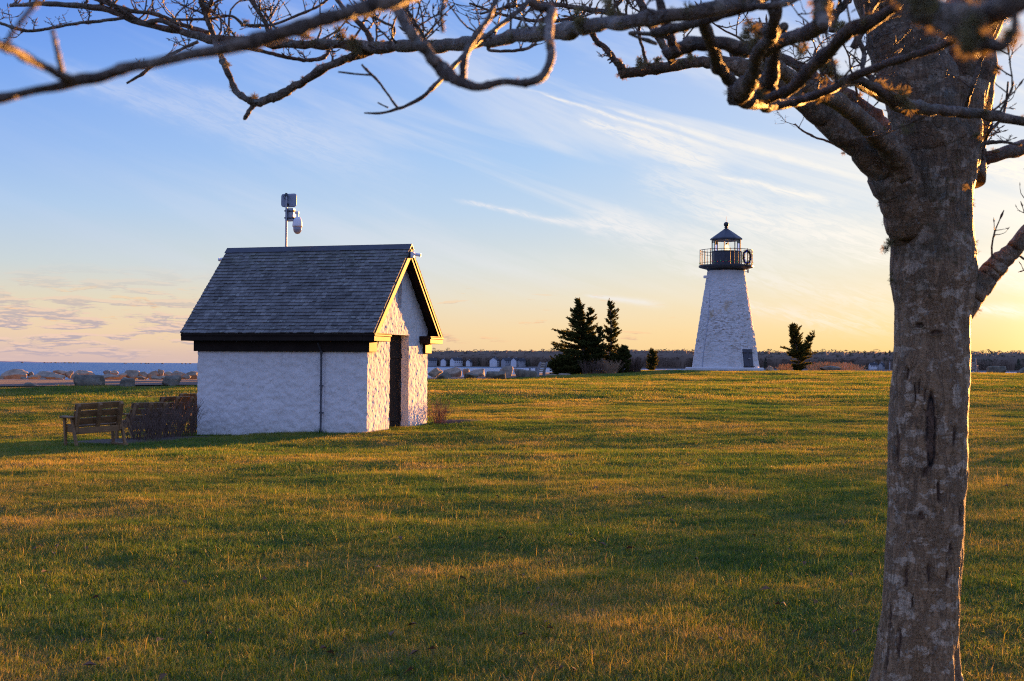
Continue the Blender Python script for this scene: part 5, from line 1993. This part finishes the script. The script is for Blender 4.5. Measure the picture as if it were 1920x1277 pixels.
for sx_, sy_, hw_, hh_ in scars:
    wv = noise3(np.stack([pyv * .05, pyv * 0 + sx_, pyv * 0], 1)) * hw_ * .9
    e = np.sqrt(((pxv - sx_ - wv) / hw_) ** 2 + ((pyv - sy_) / hh_) ** 2)
    s_ = np.clip((1.15 - e) / .45, 0, 1) * facing
    ring_ = np.clip(1 - np.abs(e - .92) / .3, 0, 1) * facing
    scar = np.maximum(scar, np.maximum(s_ * .55, ring_) if hw_ > 8 and hh_ > 30 else s_ * .62)
    lip = np.clip(1 - np.abs(e - 1.3) / .35, 0, 1) * facing
    bump = bump + lip * .006
bump = bump - scar * .016
P = P + np.stack([ca, sa, np.zeros_like(ca)], 1) * bump[:, None]
nr = len(rows)
ii = np.arange(nr * n).reshape(nr, n)
i2 = np.roll(ii, -1, 1)
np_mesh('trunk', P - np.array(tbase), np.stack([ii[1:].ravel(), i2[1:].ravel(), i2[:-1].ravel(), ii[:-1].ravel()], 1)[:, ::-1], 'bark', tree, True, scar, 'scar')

rt_ = random.Random(51)
HOST = []
LICH = MB()
TW = MB()


def lichen(p, r_, n_=38, up=.3):
    for i in range(int(n_ * 1.7)):
        d_ = Vector((rt_.gauss(0, 1), rt_.gauss(0, 1), rt_.gauss(up, 1))).normalized()
        s_ = d_.orthogonal().normalized()
        s_.rotate(Matrix.Rotation(rt_.uniform(0, 6.28), 3, d_))
        l = r_ * rt_.uniform(.5, 1.15)
        o = Vector(p) + d_ * r_ * rt_.uniform(0, .35)
        w_ = r_ * .04
        k_ = o + d_ * l * .6 + s_ * l * rt_.uniform(-.25, .25)
        e1 = k_ + (d_ + s_ * .8).normalized() * l * .45
        e2 = k_ + (d_ - s_ * .8).normalized() * l * .4
        LICH.add([o - s_ * w_, o + s_ * w_, k_ + s_ * w_, k_ - s_ * w_, e1, e2], [(0, 1, 2, 3), (3, 2, 4), (3, 2, 5)])


def branch(pts, twigs=0, lich=0, m='branch_bark', sides=10, wob=.42, tl=(60, 150), seed=None, steps=7, up=.8, knots=0):
    """pts: (px, py, distance, width in px). One part of the tree; remembers itself for twigs."""
    W = [(*at(px, py, D), w_ / 2 * D / FPX) for px, py, D, w_ in pts]
    q = catmull(W, steps)
    # gentle crookedness
    for i in range(1, len(q) - 1):
        r_ = q[i][3]
        q[i][:3] += np.array([n3(q[i][:3], 7 / max(.2, r_ * 30), k_) for k_ in (1, 5, 9)]) * r_ * .5
    rad = [max(.0008, x[3] * (1 + .18 * n3(x[:3], 14, 2))) for x in q]
    for k_ in range(knots + len(q) // 12):
        j = rt_.randrange(2, len(q) - 2)
        rad[j] *= rt_.uniform(1.12, 1.3) if rad[j] < .03 else 1.04
        rad[j - 1] *= 1.08 if rad[j] < .03 else 1.03
    mb = MB().tube([Vector(x[:3]) - tbase for x in q], rad, sides, True, wob, 34 / max(.3, 60 * max(rad)))
    o = mb.build('branch', m, tree, True)
    o['label'] = ''
    del o['label']
    for k_ in range(int(lich * 1.6)):
        j = rt_.randrange(len(q))
        p = Vector(q[j][:3]) - tbase + Vector((rt_.gauss(0, 1), rt_.gauss(0, 1), rt_.uniform(-.4, 1))).normalized() * rad[j] * .9
        lichen(p, rt_.uniform(.45, 1.0) * min(.035, max(.012, rad[j] * 1.3)))
    for k_ in range(int(twigs * 1.5 + .5)):
        j = rt_.randrange(max(1, len(q) // 8), len(q))
        grow(Vector(q[j][:3]), q[j][1], min(rad[j] * .45, 2.6 * q[j][1] / FPX), rt_.uniform(*tl) * q[j][1] / FPX, 0, up)
    return o


def grow(p, D, r_, ln, lev, up):
    az_ = rt_.uniform(0, 6.283)
    d_ = Vector((math.cos(az_), .6 * math.sin(az_), rt_.gauss(up, .45))).normalized()
    pts_, n_ = [p.copy()], 6
    for i in range(n_):
        d_ = (d_ + Vector((rt_.gauss(0, .2), rt_.gauss(0, .2), rt_.gauss(.08, .18)))).normalized()
        pts_.append(pts_[-1] + d_ * ln / n_)
        if lev < 2 and i >= 1 and rt_.random() < (.5 if lev == 0 else .35):
            grow(pts_[-1], D, r_ * .62, ln * rt_.uniform(.3, .6), lev + 1, up * .6)
        if rt_.random() < .3:
            s_ = d_.orthogonal().normalized() * r_ * 2.6
            TW.tube([pts_[-1] - tbase, pts_[-1] + s_ - tbase + d_ * r_], [r_ * .8, r_ * .5], 4)
    TW.tube([x - tbase for x in pts_], [r_ * (1 - .6 * i / n_) for i in range(n_ + 1)], 5, True)
    e = pts_[-1] - tbase
    TW.tube([e, e + d_ * r_ * 3, e + d_ * r_ * 7], [r_ * .5, r_ * .95, r_ * .2], 5)


T = TD
# upper stems
branch([(1752, 330, T, 140), (1742, 250, T - .05, 146), (1722, 180, T - .05, 132), (1706, 110, T - .05, 142), (1690, 40, T - .05, 146), (1668, -60, T - .1, 136), (1640, -260, T - .1, 120), (1620, -420, T - .2, 80)], 0, 26, 'bark', 40, .1)
branch([(1782, 330, T + .1, 130), (1796, 250, T + .1, 100), (1806, 180, T + .1, 96), (1822, 90, T + .1, 104), (1836, 0, T + .15, 112), (1850, -120, T + .2, 100), (1860, -300, T + .2, 70)], 0, 26, 'bark', 36, .1)
# left limbs
branch([(1730, 500, T, 60), (1712, 430, T - .05, 88), (1690, 372, T - .1, 84), (1655, 318, T - .15, 68), (1610, 270, T - .2, 57), (1555, 222, T - .25, 52), (1500, 184, T - .3, 48), (1450, 150, T - .35, 44), (1400, 128, T - .4, 38), (1345, 117, T - .4, 24), (1290, 120, T - .4, 21), (1230, 128, T - .4, 20), (1180, 137, T - .4, 19), (1162, 139, T - .4, 17)], 0, 26, 'bark', 26, .14, steps=6)
branch([(1730, 420, T - .1, 55), (1706, 350, T - .15, 56), (1680, 298, T - .25, 46), (1640, 250, T - .5, 38), (1590, 205, T - .9, 33), (1540, 175, T - 1.3, 30), (1490, 150, T - 1.7, 28), (1450, 120, T - 2, 26), (1432, 90, T - 2.2, 24), (1420, 50, T - 2.3, 22)], 2, 16, 'bark', 16, .16, steps=6)
branch([(1710, 330, T + .25, 50), (1690, 270, T + .25, 36), (1650, 225, T + .3, 28), (1600, 185, T + .35, 24), (1545, 160, T + .4, 22), (1490, 120, T + .5, 20), (1430, 100, T + .6, 18), (1370, 95, T + .6, 22)], 3, 14, steps=6)
# grey crossing branch and its knob
branch([(1700, 205, T - 1.2, 24), (1650, 180, T - 1.5, 20), (1600, 152, T - 1.9, 18), (1560, 165, T - 2.2, 18), (1500, 188, T - 2.5, 19), (1450, 196, T - 2.8, 22), (1400, 186, T - 3, 32), (1378, 180, T - 3.05, 34)], 2, 9, steps=7)
branch([(1370, 178, 3.3, 30), (1388, 172, 3.3, 40), (1408, 148, 3.2, 30), (1416, 118, 3.1, 26), (1428, 88, 3.0, 24), (1446, 68, 2.9, 24), (1452, 30, 2.8, 22), (1456, -40, 2.8, 22)], 0, 2, steps=6, knots=2)
branch([(1402, 176, 3.5, 26), (1372, 152, 3.5, 24), (1345, 122, 3.4, 24), (1340, 92, 3.3, 24), (1326, 62, 3.2, 24), (1318, 30, 3.1, 22)], 0, 3, steps=6, knots=1)
branch([(1444, 195, 3.6, 38), (1440, 165, 3.6, 34), (1450, 120, 3.5, 26), (1456, 85, 3.4, 22), (1470, 50, 3.3, 18)], 0, 2, steps=6)
branch([(1430, 190, 3.5, 20), (1480, 168, 3.4, 22), (1520, 130, 3.3, 23), (1555, 95, 3.2, 24), (1590, 58, 3.1, 25), (1618, 48, 3.05, 28), (1650, 32, 3.0, 22), (1700, -10, 3.0, 22), (1760, -60, 4, 30), (1700, -160, 6, 40)], 4, 6, steps=6)
branch([(1440, 200, 3.6, 12), (1500, 188, 3.6, 15), (1560, 166, 3.5, 15), (1600, 142, 3.5, 15), (1660, 120, 3.4, 15), (1720, 102, 3.3, 15), (1780, 78, 3.2, 14), (1840, 40, 3.1, 13), (1900, -10, 3.1, 12), (1940, -80, 4, 14)], 3, 2, steps=6)
branch([(1560, 160, T - 2.2, 12), (1610, 150, T - 2.3, 17), (1660, 178, T - 2.2, 20), (1710, 198, T - 2.1, 22), (1760, 206, T - 2.0, 21), (1830, 214, T - 1.9, 20), (1890, 222, T - 1.9, 19), (1960, 240, T - 1.9, 18)], 3, 7, steps=6)
branch([(1290, 84, 3.3, 26), (1345, 80, 3.3, 26), (1400, 92, 3.3, 30), (1450, 84, 3.2, 26), (1490, 68, 3.1, 26), (1530, 52, 3.0, 30), (1548, 20, 2.9, 26), (1560, -40, 2.9, 28), (1620, -160, 5.5, 40)], 0, 6, steps=6)
branch([(1250, 104, 3.4, 26), (1285, 86, 3.35, 26), (1330, 80, 3.3, 26)], 0, 2)
branch([(1268, 104, 2.9, 20), (1256, 70, 2.9, 18), (1244, 30, 2.9, 17), (1230, -30, 2.9, 17)], 0, 2)
branch([(1262, 118, 5.8, 14), (1240, 80, 5.8, 13), (1218, 40, 5.8, 14), (1200, 0, 5.8, 14), (1180, -60, 5.8, 12)], 3, 9, tl=(40, 90))
branch([(1213, 124, 6, 7), (1206, 95, 6, 6), (1198, 62, 6, 6), (1202, 20, 6, 5)], 1, 3, tl=(30, 60))
branch([(1168, 136, 6, 15), (1158, 118, 6, 13), (1136, 92, 6, 12), (1118, 76, 6, 11), (1105, 50, 6, 10)], 1, 5, tl=(30, 70))
branch([(1230, 82, 3.4, 7), (1180, 62, 3.2, 7), (1250, 70, 3.3, 9), (1262, 98, 3.4, 14)], 0, 0)
# long limb sweeping left across the top
branch([(1680, -120, 6.0, 40), (1560, -70, 4.2, 32), (1480, -28, 3.2, 27), (1400, 2, 2.75, 26), (1320, 20, 2.65, 27), (1240, 33, 2.7, 27), (1180, 40, 2.8, 26), (1130, 46, 3.0, 26), (1080, 53, 3.2, 27), (1030, 62, 3.5, 30), (980, 66, 3.8, 28), (930, 73, 4.1, 27), (880, 80, 4.4, 25), (820, 87, 4.7, 23), (760, 86, 4.9, 21), (700, 88, 5.1, 22),
        (640, 83, 5.3, 18), (570, 84, 5.4, 16), (485, 79, 5.5, 17), (430, 76, 5.6, 18), (400, 74, 5.6, 18), (350, 62, 5.7, 13), (262, 42, 5.8, 11), (190, 15, 5.9, 12), (91, 8, 6, 9), (20, 10, 6.1, 7)], 26, 44, steps=6, tl=(50, 150), up=1.1)
branch([(1225, 62, 2.9, 18), (1290, 48, 2.8, 16), (1350, 30, 2.75, 15), (1410, 14, 2.7, 15), (1470, 6, 2.7, 14), (1540, -30, 3.2, 16)], 2, 0)
branch([(720, 84, 5.1, 20), (680, 102, 5.2, 17), (640, 113, 5.2, 15), (600, 132, 5.2, 15), (560, 158, 5.3, 15), (530, 176, 5.3, 16), (505, 186, 5.3, 17), (478, 194, 5.3, 14), (458, 184, 5.3, 12), (440, 166, 5.4, 12), (425, 130, 5.4, 11), (412, 100, 5.5, 10), (402, 74, 5.6, 12)], 1, 16, steps=6, tl=(20, 40))
branch([(478, 192, 5.3, 11), (470, 205, 5.3, 9), (464, 214, 5.3, 9), (459, 225, 5.3, 6)], 0, 1)
branch([(698, 86, 5.1, 12), (688, 60, 5.1, 10), (665, 35, 5.1, 9), (640, 10, 5.2, 8), (620, -20, 5.2, 8)], 3, 4, tl=(40, 90))
branch([(402, 74, 5.6, 10), (394, 48, 5.6, 10), (384, 22, 5.6, 11), (374, -10, 5.6, 10)], 7, 6, tl=(30, 80), up=1.2)
branch([(392, 62, 5.7, 9), (340, 47, 5.8, 8), (290, 26, 5.8, 8), (245, 20, 5.8, 8), (190, 2, 5.9, 9), (150, -20, 6, 8)], 7, 4, tl=(40, 90), up=1.1)
branch([(380, 74, 5.7, 8), (340, 56, 5.7, 8), (300, 38, 5.7, 9), (270, 42, 5.8, 9), (228, 20, 5.8, 9), (195, -5, 5.8, 9), (170, -40, 5.9, 9)], 4, 4, tl=(40, 90), up=1.1)
branch([(232, 34, 5.8, 6), (180, 40, 5.9, 6), (130, 46, 5.9, 6), (90, 54, 6, 6), (52, 58, 6, 6), (20, 50, 6, 6), (-20, 36, 6, 5)], 5, 5, tl=(20, 55), up=.9)
branch([(372, 78, 5.5, 7), (340, 92, 5.5, 6), (310, 108, 5.5, 6), (285, 124, 5.5, 6), (262, 142, 5.5, 6), (237, 156, 5.5, 4)], 4, 0, tl=(20, 50), up=.9)
branch([(508, 70, 5.5, 9), (496, 40, 5.5, 8), (480, 15, 5.5, 8), (462, -15, 5.5, 7)], 4, 3, tl=(40, 90), up=1.1)
branch([(452, 48, 5.5, 6), (510, 46, 5.5, 5), (560, 28, 5.5, 5), (600, 10, 5.5, 5), (622, -10, 5.5, 5)], 6, 0, tl=(30, 70), up=1.1)
branch([(460, 90, 5.5, 7), (500, 98, 5.5, 7), (540, 108, 5.5, 7), (575, 113, 5.5, 7), (605, 108, 5.5, 8), (617, 96, 5.5, 7), (612, 90, 5.5, 5)], 3, 4, tl=(20, 50))
branch([(360, 50, 5.6, 5), (320, 38, 5.6, 5), (385, 36, 5.6, 5), (432, 30, 5.6, 5), (455, 46, 5.6, 6)], 2, 0, tl=(20, 60))
# fine crown of twigs around the middle of the long limb
branch([(1205, 42, 5.8, 12), (1150, 26, 5.9, 11), (1090, 16, 5.9, 10), (1030, 8, 6, 8), (960, 12, 6, 6), (900, 26, 6, 4)], 16, 3, tl=(50, 130), up=.7)
branch([(1130, 44, 6, 9), (1080, 36, 6, 8), (1030, 40, 6, 7), (980, 36, 6, 6), (930, 24, 6, 5), (880, 6, 6, 4)], 14, 0, tl=(40, 110), up=.5)
branch([(940, 74, 5, 8), (915, 92, 5, 6), (950, 96, 5, 6), (985, 92, 5, 6), (1005, 82, 5, 5)], 3, 0, tl=(20, 50))
branch([(800, 84, 4.8, 11), (785, 55, 4.8, 9), (765, 25, 4.9, 8), (748, -5, 4.9, 8)], 8, 2, tl=(40, 110), up=1.1)
branch([(690, 84, 5, 5), (720, 92, 5, 4), (740, 55, 5, 5), (715, 40, 5, 5), (680, 22, 5, 6), (650, 10, 5, 6)], 3, 0, tl=(30, 60))
# thin branch hanging into the sky
branch([(1040, -60, 4.4, 14), (1000, -5, 4.2, 10), (960, 30, 4.1, 9), (925, 58, 4.0, 9), (885, 88, 3.9, 9), (845, 130, 3.8, 9), (808, 168, 3.7, 9), (780, 190, 3.7, 7), (748, 203, 3.7, 6), (715, 212, 3.7, 5), (683, 212, 3.7, 3)], 0, 0, steps=8, knots=4)
branch([(746, 203, 3.7, 5), (728, 178, 3.7, 4), (705, 148, 3.7, 4.5), (688, 132, 3.7, 5), (678, 121, 3.7, 4)], 0, 0)
branch([(700, 141, 3.7, 4), (670, 139, 3.7, 3.5), (634, 135, 3.7, 3)], 0, 0)
branch([(728, 202, 3.7, 3.5), (715, 196, 3.7, 3), (708, 192, 3.7, 2.5)], 0, 0)
# out of focus boughs close to the camera
branch([(1610, -420, 6.2, 46), (1400, -330, 3.4, 40), (1100, -180, 1.9, 36), (940, -80, 1.45, 42), (850, -40, 1.35, 42), (760, -12, 1.3, 42), (690, 12, 1.28, 40), (640, 28, 1.26, 34), (560, 52, 1.25, 30), (480, 75, 1.25, 27), (400, 93, 1.25, 25), (320, 110, 1.24, 24), (250, 127, 1.24, 23), (190, 143, 1.24, 22), (145, 152, 1.24, 24), (90, 164, 1.23, 17), (40, 176, 1.23, 16), (10, 181, 1.22, 19), (-60, 192, 1.22, 15)], 0, 3, steps=6)
branch([(135, 150, 1.24, 18), (100, 134, 1.2, 16), (60, 114, 1.16, 16), (20, 94, 1.12, 18), (-20, 78, 1.1, 22), (-70, 60, 1.1, 22)], 0, 0)
branch([(117, 142, 1.24, 12), (110, 110, 1.22, 10), (103, 78, 1.2, 9), (98, 56, 1.2, 8)], 0, 0)
branch([(6, 92, 1.05, 9), (22, 62, 1.02, 9), (48, 30, 1.0, 10), (70, 0, .98, 12), (90, -40, .98, 12)], 0, 0)
branch([(690, -140, 2.0, 22), (735, -10, 1.95, 20), (758, 42, 1.92, 20), (780, 74, 1.9, 20), (806, 104, 1.9, 22), (832, 130, 1.9, 24), (862, 152, 1.88, 22), (900, 163, 1.86, 16), (940, 154, 1.85, 15), (985, 156, 1.85, 15), (1014, 146, 1.86, 15), (1030, 122, 1.88, 14), (1034, 96, 1.9, 16), (1030, 66, 1.95, 18), (1036, 20, 2.1, 18), (1060, -60, 2.3, 20), (1400, -300, 4.5, 34)], 0, 2, steps=7)
branch([(868, 152, 1.88, 14), (870, 112, 1.88, 14), (886, 78, 1.9, 12), (912, 40, 1.92, 10), (934, -6, 1.95, 10), (960, -70, 2.0, 11)], 0, 0)
branch([(830, 60, 1.7, 8), (828, 20, 1.7, 8), (842, -30, 1.7, 9)], 0, 0)
branch([(1600, -90, 2.4, 30), (1546, -20, 2.1, 30), (1540, 20, 2.05, 26), (1546, 52, 2.0, 22)], 0, 14)
branch([(1640, -90, 1.35, 50), (1700, -14, 1.22, 52), (1760, 28, 1.18, 56), (1815, 40, 1.15, 56), (1862, 26, 1.13, 44), (1910, 4, 1.12, 40), (1980, -40, 1.12, 44)], 0, 14)
branch([(1760, 36, 1.18, 30), (1778, 56, 1.16, 26), (1800, 64, 1.15, 22), (1828, 92, 1.13, 26), (1846, 84, 1.13, 30), (1876, 88, 1.12, 20), (1898, 60, 1.12, 16), (1902, 20, 1.12, 14)], 0, 14)
branch([(1830, 30, 1.14, 24), (1826, 60, 1.13, 20), (1822, 92, 1.12, 18)], 0, 14)
branch([(1730, 30, 1.2, 18), (1728, 8, 1.18, 22), (1740, -20, 1.18, 26)], 0, 14)
# right side
branch([(1780, 372, T + .1, 60), (1815, 318, T + .1, 34), (1845, 300, T + .1, 25), (1880, 290, T + .1, 24), (1920, 276, T + .15, 25), (1990, 250, T + .2, 24), (2080, 190, T + .3, 20)], 4, 6, steps=7, tl=(60, 130))
branch([(1755, 650, T, 40), (1784, 600, T, 52), (1811, 562, T, 56), (1838, 530, T, 48), (1866, 503, T, 39), (1896, 472, T, 34), (1930, 436, T, 32), (2010, 360, T, 30), (2090, 250, T + .2, 24)], 3, 5, 'bark', 20, .06, steps=7, tl=(60, 130))
branch([(1842, 300, T, 7), (1846, 270, T, 7), (1855, 245, T - .1, 7), (1870, 232, T - .1, 6), (1884, 205, T - .1, 5), (1888, 175, T - .1, 4), (1890, 153, T - .1, 3)], 3, 0, tl=(20, 50))
branch([(1830, 275, T - .1, 8), (1852, 268, T - .1, 9), (1880, 266, T - .1, 6), (1912, 272, T - .1, 4)], 2, 4, tl=(15, 40))
branch([(1808, 205, T - 1, 8), (1824, 160, T - 1.1, 8), (1840, 110, T - 1.1, 8), (1870, 40, T - 1.2, 8), (1890, -30, T - 1.2, 8)], 2, 2, tl=(40, 90))
branch([(1600, 292, T, 6), (1560, 268, T - .05, 5), (1530, 258, T - .05, 4), (1505, 245, T - .05, 4), (1490, 232, T - .05, 3)], 3, 0, tl=(20, 50), up=.2)
branch([(1600, 52, 5.5, 10), (1620, 100, 5.5, 9), (1618, 130, 5.4, 9), (1640, 150, 5.4, 10), (1668, 168, 5.3, 10)], 5, 4, tl=(40, 90))
branch([(1560, 60, 5.6, 12), (1566, 30, 5.6, 12), (1590, 0, 5.6, 14), (1600, -60, 5.7, 16)], 6, 8, tl=(40, 110))
branch([(1600, 90, 5.2, 14), (1625, 40, 5.2, 10), (1640, 0, 5.2, 10), (1650, -60, 5.3, 12)], 3, 3, tl=(40, 110))

# lichen on the trunk and limbs
def lich_px(px, py, D, r_px, k_=3):
    for i in range(k_):
        p = at(px + rt_.gauss(0, r_px * .5), py + rt_.gauss(0, r_px * .5), D + rt_.gauss(0, .03)) - tbase
        lichen(p, r_px * D / FPX * rt_.uniform(.6, 1.1), 44)
for a_ in ((1667, 459, T, 11, 3), (1672, 520, T, 8, 2), (1578, 60, 4.9, 16, 6), (1555, 130, 3.9, 18, 7), (1570, 150, 3.9, 16, 5), (1540, 175, 4.0, 14, 4), (1650, 160, 4.2, 18, 6), (1700, 185, 4.2, 16, 5), (1410, 62, 3.2, 18, 5), (1500, 90, 3.6, 16, 4), (580, 74, 5.4, 14, 5), (665, 82, 5.2, 16, 6),
           (640, 62, 5.2, 14, 3), (1200, 120, 5.9, 11, 4), (1236, 112, 5.9, 9, 3), (1290, 105, 5.9, 9, 3), (425, 122, 5.4, 8, 2), (478, 182, 5.3, 9, 2), (1090, 40, 3.1, 16, 4), (1150, 20, 3.0, 16, 4), (1810, 350, T - .3, 8, 3), (1838, 262, T - .2, 10, 3), (1850, 200, T, 9, 3), (1872, 130, T, 9, 3), (1585, 285, T - .1, 8, 3), (1620, 300, T - .1, 8, 2), (462, 38, 5.5, 8, 2), (1700, 235, T - .4, 10, 3)):
    lich_px(*a_)
for i in range(150):
    a = rt_.uniform(3.3, 6.1)
    y = rt_.choice((rt_.uniform(180, 640), rt_.uniform(180, 480)))
    j = int(np.argmin(np.abs(rows[:, 0] - y)))
    xl, xr = rows[j][1:]
    c = at((xl + xr) / 2, y, TD)
    r_ = (xr - xl) / 2 * TD / FPX
    lichen(c + Vector((math.cos(a) * r_, math.sin(a) * r_, 0)) - tbase, rt_.uniform(.008, .017), 16, 0)
LICH.build('lichen_clumps', 'lichen', tree)
TW.build('crown', 'branch_bark', tree, False)
